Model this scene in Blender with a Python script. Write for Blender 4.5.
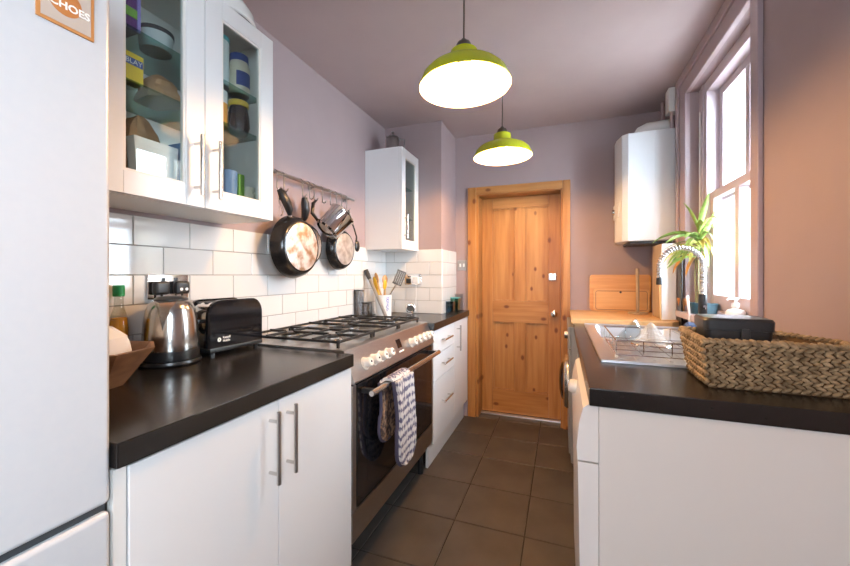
import bpy, bmesh, math, random
from mathutils import Vector, Matrix
random.seed(7)
PI = math.pi
for o in list(bpy.data.objects): bpy.data.objects.remove(o)
SC = bpy.context.scene
COL = SC.collection
# ------------------------------------------------------------------ camera, world, exposure
FPX = 368.0
cd = bpy.data.cameras.new('camera'); cam = bpy.data.objects.new('camera', cd); COL.objects.link(cam)
cd.sensor_width = 36.0; cd.lens = FPX * 36.0 / 850.0
cam.location = (0, 0, 1.21); cam.rotation_euler = (math.pi/2, 0, math.atan(137.0/FPX))
cd.shift_y = -(283.0 - 275.0) / 850.0
cd.clip_start = 0.02
SC.camera = cam
w = bpy.data.worlds.new('overcast_sky'); SC.world = w; w.use_nodes = True
bg = w.node_tree.nodes['Background']; bg.inputs[0].default_value = (0.74, 0.87, 1.0, 1); bg.inputs[1].default_value = 46.0
SC.view_settings.view_transform = 'Standard'; SC.view_settings.look = 'None'
SC.view_settings.gamma = 1.0; SC.view_settings.use_curve_mapping = False
SC.view_settings.exposure = -0.12
BULB_STRENGTH = 1000.0
def portal(name, loc, rot, sx, sy):
    l = bpy.data.lights.new(name, 'AREA'); l.shape = 'RECTANGLE'; l.size = sx; l.size_y = sy
    l.cycles.is_portal = True
    o = bpy.data.objects.new(name, l); COL.objects.link(o); o.location = loc; o.rotation_euler = rot
portal('window_daylight_portal', (0.93, 2.13, 1.66), (0, math.pi/2, 0), 1.25, 0.80)
portal('added_rear_wall_window_portal', (.035, -1.86, 1.525), (math.pi/2, 0, 0), .37, 1.05)  # portal for the added fill window in the rear wall
portal('added_right_wall_window_portal', (0.93, -0.85, 1.58), (0, math.pi/2, 0), 1.10, 0.70)  # portal for the added fill window in the right wall

# ------------------------------------------------------------------ materials
MATS = {}
def nodes(name):
    m = bpy.data.materials.new(name); m.use_nodes = True
    nt = m.node_tree; b = nt.nodes['Principled BSDF']; MATS[name] = m
    return m, nt, b
def setc(b, col, rough, metal=0.0, **kw):
    b.inputs['Base Color'].default_value = (*col, 1); b.inputs['Roughness'].default_value = rough
    b.inputs['Metallic'].default_value = metal
    for k, v in kw.items(): b.inputs[k].default_value = v
def tex(nt, kind, scale, mscale=(1,1,1), detail=4, rough=.5):
    tc = nt.nodes.new('ShaderNodeTexCoord'); mp = nt.nodes.new('ShaderNodeMapping'); mp.inputs['Scale'].default_value = mscale
    t = nt.nodes.new(kind); t.inputs['Scale'].default_value = scale
    if 'Detail' in t.inputs: t.inputs['Detail'].default_value = detail
    nt.links.new(tc.outputs['Object'], mp.inputs[0]); nt.links.new(mp.outputs[0], t.inputs['Vector'])
    return t
def ramp(nt, src, stops):
    r = nt.nodes.new('ShaderNodeValToRGB'); cr = r.color_ramp
    while len(cr.elements) < len(stops): cr.elements.new(.5)
    for e, (p, c) in zip(cr.elements, stops): e.position = p; e.color = (*c, 1)
    nt.links.new(src, r.inputs[0]); return r
def bump(nt, b, src, strength, dist=.002):
    bp = nt.nodes.new('ShaderNodeBump'); bp.inputs['Strength'].default_value = strength; bp.inputs['Distance'].default_value = dist
    nt.links.new(src, bp.inputs['Height']); nt.links.new(bp.outputs[0], b.inputs['Normal'])
def plain(name, col, rough=.5, metal=0.0, **kw):
    m, nt, b = nodes(name); setc(b, col, rough, metal, **kw)
    t = tex(nt, 'ShaderNodeTexNoise', 40)                       # faint handling wear in the gloss
    mr = nt.nodes.new('ShaderNodeMapRange'); mr.inputs[3].default_value = max(.02, rough-.008); mr.inputs[4].default_value = min(1, rough+.008)
    nt.links.new(t.outputs['Fac'], mr.inputs[0]); nt.links.new(mr.outputs[0], b.inputs['Roughness'])
    return m
def noisy(name, c1, c2, rough, scale, mscale=(1,1,1), metal=0.0, bs=0.0, bd=.002, detail=4, lo=.3, hi=.7, **kw):
    m, nt, b = nodes(name); setc(b, c1, rough, metal, **kw)
    t = tex(nt, 'ShaderNodeTexNoise', scale, mscale, detail)
    r = ramp(nt, t.outputs['Fac'], [(lo, c1), (hi, c2)]); nt.links.new(r.outputs[0], b.inputs['Base Color'])
    if bs: bump(nt, b, t.outputs['Fac'], bs, bd)
    return m
WALLC = (.318, .246, .25)
noisy('mauve_paint', WALLC, tuple(c*1.05 for c in WALLC), .65, 6, bs=.08, bd=.001)
noisy('mauve_ceiling', (.40, .325, .325), (.42, .34, .34), .75, 5, bs=.06, bd=.001)
plain('mauve_gloss', (.40, .315, .33), .3)
plain('sash_paint', (.55, .47, .50), .3)
plain('cabinet_white', (.77, .78, .785), .34)
plain('panel_white', (.78, .76, .72), .4)
plain('appliance_white', (.82, .81, .79), .25)
plain('boiler_white', (.66, .68, .695), .3)
plain('pvc_white', (.75, .74, .72), .4)
noisy('fridge_silver', (.70, .735, .77), (.72, .75, .78), .33, 60, metal=.25)
plain('washer_grey', (.33, .335, .335), .35, .3); plain('fridge_side', (.5, .51, .53), .45)
plain('seal_dark', (.04, .045, .05), .6)
plain('tile_white', (.67, .665, .65), .07)
noisy('grout', (.30, .28, .26), (.38, .36, .33), .9, 80)
noisy('floor_slate', (.042, .037, .033), (.080, .069, .060), .42, 5, bs=.25, bd=.003, detail=8)
noisy('floor_grout', (.018, .015, .013), (.045, .038, .032), .9, 9)
noisy('worktop_black', (.0105, .0092, .0084), (.0165, .0142, .0128), .24, 14, (6, .5, 6), bs=.02, bd=.001, detail=6)
def wood(name, c1, c2, knot, ms, rough=.38, knots=True, kscale=3.2):
    m, nt, b = nodes(name); setc(b, c1, rough)
    t = tex(nt, 'ShaderNodeTexNoise', 3.0, ms, 7)
    r = ramp(nt, t.outputs['Fac'], [(.3, c1), (.5, tuple((a+d)/2 for a, d in zip(c1, c2))), (.7, c2)])
    out = r.outputs[0]
    if knots:
        v = tex(nt, 'ShaderNodeTexVoronoi', kscale, (1.3, 1, .8) if ms[2] < 2 else (.8, 1, 1.3)); v.voronoi_dimensions = '2D'; v.inputs['Detail'].default_value = 0
        v.inputs['Vector'].links[0].from_node.inputs['Rotation'].default_value = (PI/2, 0, 0)
        k = ramp(nt, v.outputs['Distance'], [(0.035, (1,1,1)), (.075, (0,0,0))])
        mx = nt.nodes.new('ShaderNodeMix'); mx.data_type = 'RGBA'
        nt.links.new(k.outputs[0], mx.inputs['Factor']); nt.links.new(out, mx.inputs[6]); mx.inputs[7].default_value = (*knot, 1)
        out = mx.outputs[2]
    nt.links.new(out, b.inputs['Base Color']); bump(nt, b, t.outputs['Fac'], .08, .001)
P1, P2, PK = (.33, .130, .030), (.48, .225, .066), (.17, .05, .012)
wood('pine_upright', P1, P2, PK, (12, 12, .8)); wood('pine_level', P1, P2, PK, (.8, 12, 12)); wood('pine_panel', (.35, .142, .034), (.50, .245, .075), PK, (9, 9, .7), kscale=4)
wood('beech_top', (.60, .34, .14), (.72, .45, .21), PK, (1, 10, 10), knots=False)
wood('board_wood', (.56, .27, .09), (.70, .38, .14), PK, (1, 14, 14), knots=False)
wood('board_wood_pale', (.62, .33, .12), (.74, .44, .18), PK, (1.2, 14, 14), knots=False)
wood('bowl_wood', (.13, .058, .028), (.36, .19, .10), PK, (3, 3, 6), knots=False)
wood('spoon_wood', (.50, .28, .11), (.62, .38, .17), PK, (8, 8, 2), knots=False)
wood('pole_wood', (.42, .32, .21), (.5, .4, .28), PK, (8, 8, 2), knots=False)
noisy('steel_brushed', (.47, .47, .47), (.56, .56, .56), .30, 30, (1, 1, 25), metal=1, bs=.03)
plain('steel_satin', (.60, .59, .57), .26, 1); plain('chrome', (.74, .73, .72), .09, 1); plain('chrome_kettle', (.50, .49, .47), .2, 1)
plain('wire_dull', (.62, .62, .60), .5, .6); plain('sink_steel', (.78, .80, .83), .29, 1); plain('steel_dark', (.36, .35, .34), .28, 1)
plain('black_plastic', (.012, .012, .013), .32); plain('black_gloss', (.008, .008, .01), .08); plain('black_enamel', (.014, .013, .013), .22)
plain('black_iron', (.018, .017, .016), .45); plain('charcoal_plastic', (.022, .024, .027), .38)
plain('knob_cream', (.80, .74, .66), .3)
m, nt, b = nodes('oven_glass'); setc(b, (.006, .006, .007), .06); b.inputs['Coat Weight'].default_value = .3
noisy('pan_worn', (.42, .25, .14), (.85, .80, .74), .42, 22, metal=.75, lo=.36, hi=.6, detail=7)
noisy('pan_worn_grey', (.45, .40, .35), (.74, .71, .67), .4, 30, metal=.75, lo=.3, hi=.65, detail=6)
plain('lime_enamel', (.40, .42, .012), .25); plain('lamp_white', (.9, .88, .82), .5); plain('flex_brown', (.06, .045, .035), .5)
def glow(name, col, s):
    m, nt, b = nodes(name); setc(b, col, .5); b.inputs['Emission Color'].default_value = (*col, 1); b.inputs['Emission Strength'].default_value = s
glow('bulb_glow', (1.0, .535, .20), BULB_STRENGTH)
def pane(name, tint, refl=.9):
    m = bpy.data.materials.new(name); m.use_nodes = True; nt = m.node_tree; nt.nodes.clear(); MATS[name] = m
    out = nt.nodes.new('ShaderNodeOutputMaterial'); tr = nt.nodes.new('ShaderNodeBsdfTransparent'); gl = nt.nodes.new('ShaderNodeBsdfGlossy'); mx = nt.nodes.new('ShaderNodeMixShader'); fr = nt.nodes.new('ShaderNodeFresnel')
    tr.inputs[0].default_value = (*tint, 1); gl.inputs['Roughness'].default_value = .02; gl.inputs[0].default_value = (refl, refl, refl, 1); ge = nt.nodes.new('ShaderNodeNewGeometry'); mr = nt.nodes.new('ShaderNodeMapRange'); mr.inputs[3].default_value = 1.45; mr.inputs[4].default_value = 1/1.45   # same reflectance on both faces of the sheet
    nt.links.new(ge.outputs['Backfacing'], mr.inputs[0]); nt.links.new(mr.outputs[0], fr.inputs[0])
    nt.links.new(fr.outputs[0], mx.inputs[0]); nt.links.new(tr.outputs[0], mx.inputs[1]); nt.links.new(gl.outputs[0], mx.inputs[2]); nt.links.new(mx.outputs[0], out.inputs[0])
pane('window_glass', (.97, .98, .98)); pane('cabinet_glass', (.86, .90, .90)); pane('shelf_glass', (.62, .80, .76)); pane('clear_glass', (.90, .93, .94))
pane('smoke_glass', (.74, .75, .77)); pane('teal_glass', (.62, .93, .92)); pane('teal_dark_glass', (.55, .68, .78)); pane('bottle_clear', (.80, .82, .80))
def c(name, col, rough=.45, metal=0): plain(name, col, rough, metal)
c('purple', (.14, .04, .20)); c('violet', (.28, .22, .55)); c('yellow', (.85, .60, .03)); c('blue_print', (.03, .07, .28)); c('white_paper', (.86, .86, .85), .7); c('bag_white', (.85, .84, .82), .6)
noisy('kraft_paper', (.48, .27, .13), (.60, .36, .19), .8, 20, bs=.4, bd=.004); c('red_lid', (.16, .015, .02)); c('cup_blue', (.20, .32, .55)); c('leaf_box', (.20, .42, .06)); c('orange_label', (.80, .34, .04)); c('mayo', (.78, .72, .56)); c('tin_white', (.72, .78, .78))
c('teal_solid', (.10, .42, .43), .3); c('green_cap', (.01, .26, .08)); c('oil_orange', (.75, .33, .02), .2); c('pot_teal', (.02, .07, .10), .3); c('pot_blue', (.14, .32, .45), .3); c('soil', (.05, .03, .02), .9)
c('soap_white', (.85, .86, .86), .3); c('copper_card', (.50, .22, .07), .35); c('card_grey', (.50, .42, .36), .5); c('copper_disc', (.48, .18, .05), .4); c('print_white', (.9, .88, .84), .5); c('mustard', (.70, .40, .02), .35)
c('dry_leaf', (.45, .20, .05), .7); c('stem_green', (.22, .20, .09), .5); c('terracotta', (.55, .22, .07), .6); c('blue_cloth', (.05, .08, .16), .9); c('ceramic_white', (.80, .80, .78), .2); c('delft_blue', (.08, .13, .50), .3); c('aluminium', (.70, .72, .74), .3, 1)
noisy('leaf_green', (.13, .23, .045), (.24, .34, .085), .4, 12, (3, 3, 3)); noisy('leaf_yellow', (.34, .36, .08), (.46, .43, .12), .45, 10)
for n in ('leaf_green', 'leaf_yellow'):
    bb = MATS[n].node_tree.nodes['Principled BSDF']; bb.inputs['Subsurface Weight'].default_value = 0
noisy('seagrass', (.15, .10, .05), (.46, .335, .19), .75, 45, bs=.5, bd=.003, detail=5, lo=.32, hi=.68)
noisy('seagrass_core', (.09, .05, .022), (.14, .08, .035), .9, 40)
m, nt, b = nodes('mitt_cloth'); setc(b, (.5, .5, .5), .95)
tw = tex(nt, 'ShaderNodeTexWave', 5, (1, 1, 1.6)); tw.bands_direction = 'Z'; tw.inputs['Distortion'].default_value = 1.5; tw.inputs['Detail'].default_value = 2
tn = tex(nt, 'ShaderNodeTexNoise', 85, (1, 1, .5), 3)
ad = nt.nodes.new('ShaderNodeMath'); ad.operation = 'MULTIPLY_ADD'; nt.links.new(tn.outputs['Fac'], ad.inputs[0]); ad.inputs[1].default_value = 1.9
wm = nt.nodes.new('ShaderNodeMath'); wm.operation = 'MULTIPLY_ADD'; nt.links.new(tw.outputs['Fac'], wm.inputs[0]); wm.inputs[1].default_value = .45; wm.inputs[2].default_value = -.75; nt.links.new(wm.outputs[0], ad.inputs[2])
r = ramp(nt, ad.outputs[0], [(.0, (.10, .09, .15)), (.28, (.14, .13, .20)), (.42, (.52, .49, .48)), (.6, (.64, .61, .58))]); nt.links.new(r.outputs[0], b.inputs['Base Color']); bump(nt, b, tn.outputs['Fac'], .5, .003)
c('mitt_binding', (.07, .06, .10), .95); noisy('mitt_lining', (.06, .035, .03), (.34, .20, .12), .95, 55, lo=.42, hi=.6)
noisy('brick_stock', (.52, .46, .34), (.70, .64, .52), .9, 12, bs=.4, bd=.004); noisy('brick_grey', (.46, .42, .36), (.62, .57, .49), .9, 12, bs=.4, bd=.004); noisy('mortar', (.66, .64, .60), (.74, .72, .68), .95, 30)
M = MATS
# ------------------------------------------------------------------ mesh helpers
ORG = {}
def frame_of(d):
    d = d.normalized(); a = Vector((0,0,1)) if abs(d.z) < .9 else Vector((1,0,0))
    u = d.cross(a).normalized(); return u, d.cross(u).normalized()
class MB:
    def __init__(s): s.bm = bmesh.new(); s.bevelled = False
    def box(s, x0, x1, y0, y1, z0, z1, bev=0, seg=2):
        bm = s.bm; v = [bm.verts.new((x, y, z)) for x in (x0, x1) for y in (y0, y1) for z in (z0, z1)]
        fs = [bm.faces.new([v[i] for i in f]) for f in ((0,1,3,2), (4,6,7,5), (0,4,5,1), (2,3,7,6), (0,2,6,4), (1,5,7,3))]
        if bev:
            s.bevelled = True; ed = list({e for f in fs for e in f.edges})
            bmesh.ops.bevel(bm, geom=ed, offset=bev, segments=seg, affect='EDGES', profile=.5)
        return s
    def ring(s, p, u, v, r, n): return [s.bm.verts.new(p + u*(r*math.cos(2*math.pi*i/n)) + v*(r*math.sin(2*math.pi*i/n))) for i in range(n)]
    def skin(s, rings, closed=False):
        n = len(rings[0]); m_ = len(rings)
        for k in range(m_ if closed else m_-1):
            a, b_ = rings[k], rings[(k+1) % m_]
            for i in range(n):
                try: s.bm.faces.new((a[i], a[(i+1) % n], b_[(i+1) % n], b_[i]))
                except ValueError: pass
    def cyl(s, p0, p1, r0, r1=None, n=20, caps=True, bev=0):
        p0, p1 = Vector(p0), Vector(p1); r1 = r0 if r1 is None else r1; u, v = frame_of(p1-p0); d = (p1-p0).normalized()
        if bev:
            rs = [s.ring(p0, u, v, r0-bev, n), s.ring(p0+d*bev, u, v, r0, n), s.ring(p1-d*bev, u, v, r1, n), s.ring(p1, u, v, r1-bev, n)]
        else: rs = [s.ring(p0, u, v, r0, n), s.ring(p1, u, v, r1, n)]
        s.skin(rs)
        if caps: s.bm.faces.new(rs[0][::-1]); s.bm.faces.new(rs[-1])
        return s
    def tube(s, pts, r, n=8, closed=False):
        pts = [Vector(p) for p in pts]; N = len(pts); rs = []; u = None
        for i, p in enumerate(pts):
            if closed: d = pts[(i+1) % N]-pts[i-1]
            else: d = pts[min(i+1, N-1)]-pts[max(i-1, 0)]
            d.normalize()
            if u is None: u, v = frame_of(d)
            else:
                u = u - d*u.dot(d); u.normalize(); v = d.cross(u)
            rr = r[i] if isinstance(r, (list, tuple)) else r
            rs.append(s.ring(p, u, v, rr, n))
        s.skin(rs, closed)
        if not closed: s.bm.faces.new(rs[0][::-1]); s.bm.faces.new(rs[-1])
        return s
    def lathe(s, prof, ctr=(0,0,0), axis=(0,0,1), n=32):
        ctr = Vector(ctr); ax = Vector(axis).normalized(); u, v = frame_of(ax); prev = None
        for (r, z) in prof:
            p = ctr+ax*z
            cur = [s.bm.verts.new(p)] if r < 1e-6 else s.ring(p, u, v, r, n)
            if prev is not None:
                if len(prev) == 1 and len(cur) > 1:
                    for i in range(n): s.bm.faces.new((prev[0], cur[i], cur[(i+1) % n]))
                elif len(cur) == 1 and len(prev) > 1:
                    for i in range(n): s.bm.faces.new((prev[i], cur[0], prev[(i+1) % n]))
                elif len(cur) > 1: s.skin([prev, cur])
            prev = cur
        return s
    def loft(s, rings, cap=True):
        rs = [[s.bm.verts.new(p) for p in r_] for r_ in rings]; s.skin(rs)
        if cap: s.bm.faces.new(rs[0][::-1]); s.bm.faces.new(rs[-1])
        return s
    def prism(s, poly, z0, z1, bev=0):
        rs = [[s.bm.verts.new((x, y, z)) for x, y in poly] for z in (z0, z1)]; s.skin(rs)
        f0 = s.bm.faces.new(rs[0][::-1]); f1 = s.bm.faces.new(rs[1])
        if bev: s.bevelled = True; bmesh.ops.bevel(s.bm, geom=list(f0.edges)+list(f1.edges), offset=bev, segments=2, affect='EDGES', profile=.5)
        return s
    def ell(s, ctr, rad, rot=None, nu=8, nv=5):
        ctr = Vector(ctr); R_ = rot or Matrix.Identity(3); rings = []
        for j in range(nv+1):
            t = math.pi*j/nv
            if j in (0, nv): rings.append([s.bm.verts.new(ctr + R_ @ Vector((0, 0, rad[2]*math.cos(t))))])
            else: rings.append([s.bm.verts.new(ctr + R_ @ Vector((rad[0]*math.sin(t)*math.cos(2*math.pi*i/nu), rad[1]*math.sin(t)*math.sin(2*math.pi*i/nu), rad[2]*math.cos(t)))) for i in range(nu)])
        for j in range(nv):
            a, b_ = rings[j], rings[j+1]
            for i in range(nu):
                if len(a) == 1: s.bm.faces.new((a[0], b_[i], b_[(i+1) % nu]))
                elif len(b_) == 1: s.bm.faces.new((a[i], b_[0], a[(i+1) % nu]))
                else: s.bm.faces.new((a[i], b_[i], b_[(i+1) % nu], a[(i+1) % nu]))
        return s
    def grid(s, fn, nu, nv, thick=None):
        V = [[s.bm.verts.new(fn(i/nu, j/nv)) for j in range(nv+1)] for i in range(nu+1)]
        fs = [s.bm.faces.new((V[i][j], V[i+1][j], V[i+1][j+1], V[i][j+1])) for i in range(nu) for j in range(nv)]
        if thick:
            s.bm.normal_update(); bmesh.ops.solidify(s.bm, geom=fs, thickness=thick)
        return s
    def xf(s, mtx): bmesh.ops.transform(s.bm, matrix=mtx, verts=s.bm.verts); return s
    def build(s, name, mat, parent=None, smooth=True, origin=None, angle=35):
        bm = s.bm; bmesh.ops.recalc_face_normals(bm, faces=bm.faces)
        if parent is not None: org = ORG[parent.name]
        elif origin is not None: org = Vector(origin)
        else:
            xs = [v.co.x for v in bm.verts]; ys = [v.co.y for v in bm.verts]; org = Vector(((min(xs)+max(xs))/2, (min(ys)+max(ys))/2, min(v.co.z for v in bm.verts)))
        bmesh.ops.translate(bm, vec=-org, verts=bm.verts)
        me = bpy.data.meshes.new(name); bm.to_mesh(me); bm.free()
        me.materials.append(M[mat])
        if smooth:
            for p in me.polygons: p.use_smooth = True
            me.set_sharp_from_angle(angle=math.radians(angle))
        o = link(name, me, parent, org)
        if smooth and s.bevelled:       # keep broad faces flat up to their bevels
            wn = o.modifiers.new('weighted_normal', 'WEIGHTED_NORMAL'); wn.weight = 100; wn.keep_sharp = True
        return o
def link(name, me, parent, org):
    o = bpy.data.objects.new(name, me); COL.objects.link(o)
    if parent is not None: o.parent = parent
    else: o.location = org
    ORG[o.name] = Vector(org); return o
def tag(o, label=None, cat=None, group=None, kind=None):
    if label: o['label'] = label
    if cat: o['category'] = cat
    if group: o['group'] = group
    if kind: o['kind'] = kind
    return o
def thing(name, label, cat, loc, group=None, kind=None):
    o = bpy.data.objects.new(name, None); COL.objects.link(o); o.location = loc; o.empty_display_size = .05
    ORG[o.name] = Vector(loc); return tag(o, label, cat, group, kind)
def B(*a, **k): return MB().box(*a, **k)
PIECES = {}
def piece(name, size, ctr, mat, parent, bev):
    """a tile, brick or slab: mesh data shared by size"""
    key = (name, mat) + tuple(round(q, 4) for q in size)
    if key not in PIECES:
        bm = MB().box(-size[0]/2, size[0]/2, -size[1]/2, size[1]/2, -size[2]/2, size[2]/2, bev=bev, seg=1).bm
        bmesh.ops.recalc_face_normals(bm, faces=bm.faces); me = bpy.data.meshes.new(name); bm.to_mesh(me); bm.free(); me.materials.append(M[mat]); PIECES[key] = me
    o = bpy.data.objects.new(name, PIECES[key]); COL.objects.link(o); o.parent = parent; o.location = Vector(ctr)-ORG[parent.name]; ORG[o.name] = Vector(ctr); return o
def lettering(txt, size, mtx, mat, parent, name='lettering', extr=.0004, bold=0):
    cu = bpy.data.curves.new(name, 'FONT'); cu.body = txt; cu.size = size; cu.extrude = extr; cu.align_x = 'CENTER'; cu.align_y = 'CENTER'; cu.resolution_u = 3; cu.offset = bold
    ob = bpy.data.objects.new('tmp_text', cu); COL.objects.link(ob)
    me = bpy.data.meshes.new_from_object(ob.evaluated_get(bpy.context.evaluated_depsgraph_get()))
    bpy.data.objects.remove(ob); me.name = name; me.transform(Matrix.Translation(-ORG[parent.name]) @ mtx); me.materials.clear(); me.materials.append(M[mat])
    return link(name, me, parent, ORG[parent.name])
def face_px(y, z, x):   # a text frame on a plane that faces +X: reading direction +Y
    return Matrix(((0, 0, 1, x), (1, 0, 0, y), (0, 1, 0, z), (0, 0, 0, 1)))
def face_my(x, z, y):   # a text frame on a plane that faces -Y: reading direction +X
    return Matrix(((1, 0, 0, x), (0, 0, -1, y), (0, 1, 0, z), (0, 0, 0, 1)))
PI = math.pi
XL, XR, YB, YR, ZC = -1.35, .69, 3.10, -1.75, 2.40      # room planes
NX, NY = -.87, 2.70                                     # pier corner
WT = .91                                                # worktop height
# ------------------------------------------------------------------ the setting
fl = tag(B(XL-.1, XR+.1, YR-.1, 3.32, -.10, -.004).build('floor', 'floor_grout', smooth=False, origin=(0, 0, 0)), 'dark slate tiled kitchen floor', kind='structure')
xs = [XL] + [-.833+.335*k for k in range(-1, 6) if XL+.02 < -.833+.335*k < XR-.02] + [XR]
ys = [YR] + [1.755+.335*k for k in range(-12, 6) if YR+.02 < 1.755+.335*k < 3.24] + [3.30]
for i in range(len(xs)-1):
    for j in range(len(ys)-1):
        g = .0035; x0, x1, y0, y1 = xs[i]+g, xs[i+1]-g, ys[j]+g, ys[j+1]-g
        piece('floor_tile', (x1-x0, y1-y0, .010), ((x0+x1)/2, (y0+y1)/2, -.005+random.uniform(-.0004, .0003)), 'floor_slate', fl, .0015)
tag(B(XL-.1, XR+.3, YR-.1, 3.35, ZC, ZC+.12).build('ceiling', 'mauve_ceiling', smooth=False), 'mauve painted ceiling', kind='structure')
wl = tag(B(XL-.1, XL, YR-.1, YB+.1, -.05, ZC).build('wall_left', 'mauve_paint', smooth=False, origin=(XL, 0, 0)), 'mauve left wall behind the cooker run', kind='structure')
pier = tag(B(XL, NX, NY, YB, -.05, ZC).build('wall_pier', 'mauve_paint', smooth=False, origin=(XL, NY, 0)), 'mauve projecting pier at the far left corner', kind='structure')
mb = MB(); mb.box(XL-.1, -.69, YB, YB+.22, -.05, ZC).box(.012, XR+.3, YB, YB+.22, -.05, ZC).box(-.69, .012, YB, YB+.22, 1.905, ZC).box(-.80, .12, YB+.22, YB+.26, -.05, 2.0)  # last box: unseen slab added behind the door to block a light leak
wb = tag(mb.build('wall_back', 'mauve_paint', smooth=False, origin=(0, YB, 0)), 'mauve back wall around the pine door', kind='structure')
OY0, OY1, OZ0, OZ1 = 1.75, 2.52, 1.00, 2.26
QY0, QY1, QZ0, QZ1 = -1.20, -.50, 1.05, 2.10
mb = MB(); mb.box(XR, XR+.25, YR-.1, QY0, -.05, ZC).box(XR, XR+.25, QY1, OY0, -.05, ZC).box(XR, XR+.25, QY0, QY1, -.05, QZ0).box(XR, XR+.25, QY0, QY1, QZ1, ZC).box(XR, XR+.25, OY1, YB+.1, -.05, ZC).box(XR, XR+.25, OY0, OY1, -.05, OZ0).box(XR, XR+.25, OY0, OY1, OZ1, ZC)
wr = tag(mb.build('wall_right', 'mauve_paint', smooth=False, origin=(XR, 0, 0)), 'mauve right wall with the sash window', kind='structure')
mb = MB().box(XL-.1, -.15, YR-.12, YR, -.05, ZC).box(.22, XR+.3, YR-.12, YR, -.05, ZC).box(-.15, .22, YR-.12, YR, -.05, 1.0).box(-.15, .22, YR-.12, YR, 2.05, ZC)
w3 = thing('added_window_3', 'unseen white casement window added in the rear wall for fill light', None, (.035, YR-.06, 1.0), kind='structure')  # added out of view: lets daylight onto the near end panel
lf = MB().box(-.15, -.11, YR-.09, YR-.045, 1.0, 2.05).box(.18, .22, YR-.09, YR-.045, 1.0, 2.05).box(-.11, .18, YR-.09, YR-.045, 1.0, 1.04).box(-.11, .18, YR-.09, YR-.045, 2.01, 2.05).build('frame', 'cabinet_white', w3, smooth=False)
B(-.11, .18, YR-.07, YR-.065, 1.04, 2.01).build('pane', 'window_glass', lf, smooth=False)
tag(mb.build('wall_rear', 'mauve_paint', smooth=False), 'mauve rear wall behind the camera', kind='structure')
d2 = thing('added_window_2', 'unseen white casement window added in the right wall to light the fridge', None, (XR, -.85, QZ0), kind='structure')  # added out of view: bluish daylight for the fridge and left cabinets
x0, x1 = XR+.10, XR+.15
lf = MB().box(x0, x1, QY0, QY0+.045, QZ0, QZ1).box(x0, x1, QY1-.045, QY1, QZ0, QZ1).box(x0, x1, QY0+.045, QY1-.045, QZ0, QZ0+.045).box(x0, x1, QY0+.045, QY1-.045, QZ1-.045, QZ1).build('frame', 'cabinet_white', d2, smooth=False)
B(x0+.02, x0+.025, QY0+.045, QY1-.045, QZ0+.045, QZ1-.045).build('pane', 'window_glass', lf, smooth=False)
# metro tiles on the left wall and the pier
B(XL-.002, XL+.003, .30, NY, WT-.02, 1.411).build('grout', 'grout', wl, smooth=False)
TT = .008
for r_ in range(5):
    z0 = WT+.1*r_; off = .812 if r_ % 2 == 0 else .912
    cuts = [.30] + [off+.2*k for k in range(-4, 12) if .31 < off+.2*k < NY-.012] + [NY-.004]
    for a, b_ in zip(cuts[:-1], cuts[1:]):
        piece('wall_tile', (TT, b_-a-.003, .097), (XL+TT/2, (a+b_)/2, z0+.05), 'tile_white', wl, .0014)
B(XL, NX+.003, NY-.003, NY+.002, WT-.02, 1.411).build('grout', 'grout', pier, smooth=False)
B(NX-.002, NX+.003, NY, YB, WT-.02, 1.411).build('grout', 'grout', pier, smooth=False)
for r_ in range(5):
    z0 = WT+.1*r_; e = NX+TT
    cuts = [XL+TT, -1.266, -1.066, e] if r_ % 2 == 0 else [XL+TT, -1.166, -.966, e]
    for a, b_ in zip(cuts[:-1], cuts[1:]): piece('wall_tile', (b_-a-.003, TT, .097), ((a+b_)/2, NY-TT/2, z0+.05), 'tile_white', pier, .0014)
    cuts = [NY, 2.80, 3.0, YB] if r_ % 2 else [NY, 2.90, YB]
    for a, b_ in zip(cuts[:-1], cuts[1:]): piece('wall_tile', (TT, b_-a-.003, .097), (NX+TT/2, (a+b_)/2, z0+.05), 'tile_white', pier, .0014)
# skirting by the door
tag(B(NX, -.76, YB-.02, YB, 0, .15, bev=.004).build('baseboard_back', 'mauve_gloss'), 'mauve skirting block left of the door', kind='structure')
# ------------------------------------------------------------------ pine door
tr = thing('trim_1', 'pine door casing on the back wall', None, (-.34, YB, 0), kind='structure')
for (x0, x1) in ((-.757, -.687), (.005, .062)):
    B(x0, x1, YB-.022, YB, 0, 1.955, bev=.006).build('casing', 'pine_upright', tr)
B(-.685, .005, YB-.021, YB, 1.89, 1.955, bev=.006).build('casing', 'pine_level', tr)
for (x0, x1) in ((-.69, -.668), (-.01, .012)): B(x0, x1, YB, YB+.20, 0, 1.905).build('jamb', 'pine_upright', tr, smooth=False)
B(-.668, -.01, YB, YB+.20, 1.885, 1.905).build('jamb', 'pine_level', tr, smooth=False)
B(-.668, -.01, YB+.095, YB+.135, 0, .011, bev=.003).build('threshold_strip', 'aluminium', tr)
DX0, DX1, DY = -.666, -.012, YB+.14
door = thing('door_1', 'stripped pine four panel door', None, ((DX0+DX1)/2, DY, 0), kind='structure')
ST = .095
for a in (DX0, DX1-ST): B(a, a+ST, DY, DY+.04, .012, 1.883, bev=.003).build('stile', 'pine_upright', door)
for (z0, z1, n_) in ((1.79, 1.883, 'top_rail'), (.80, .985, 'lock_rail'), (.012, .21, 'bottom_rail')): B(DX0+ST, DX1-ST, DY, DY+.04, z0, z1, bev=.003).build(n_, 'pine_level', door)
cxd = (DX0+DX1)/2
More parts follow.
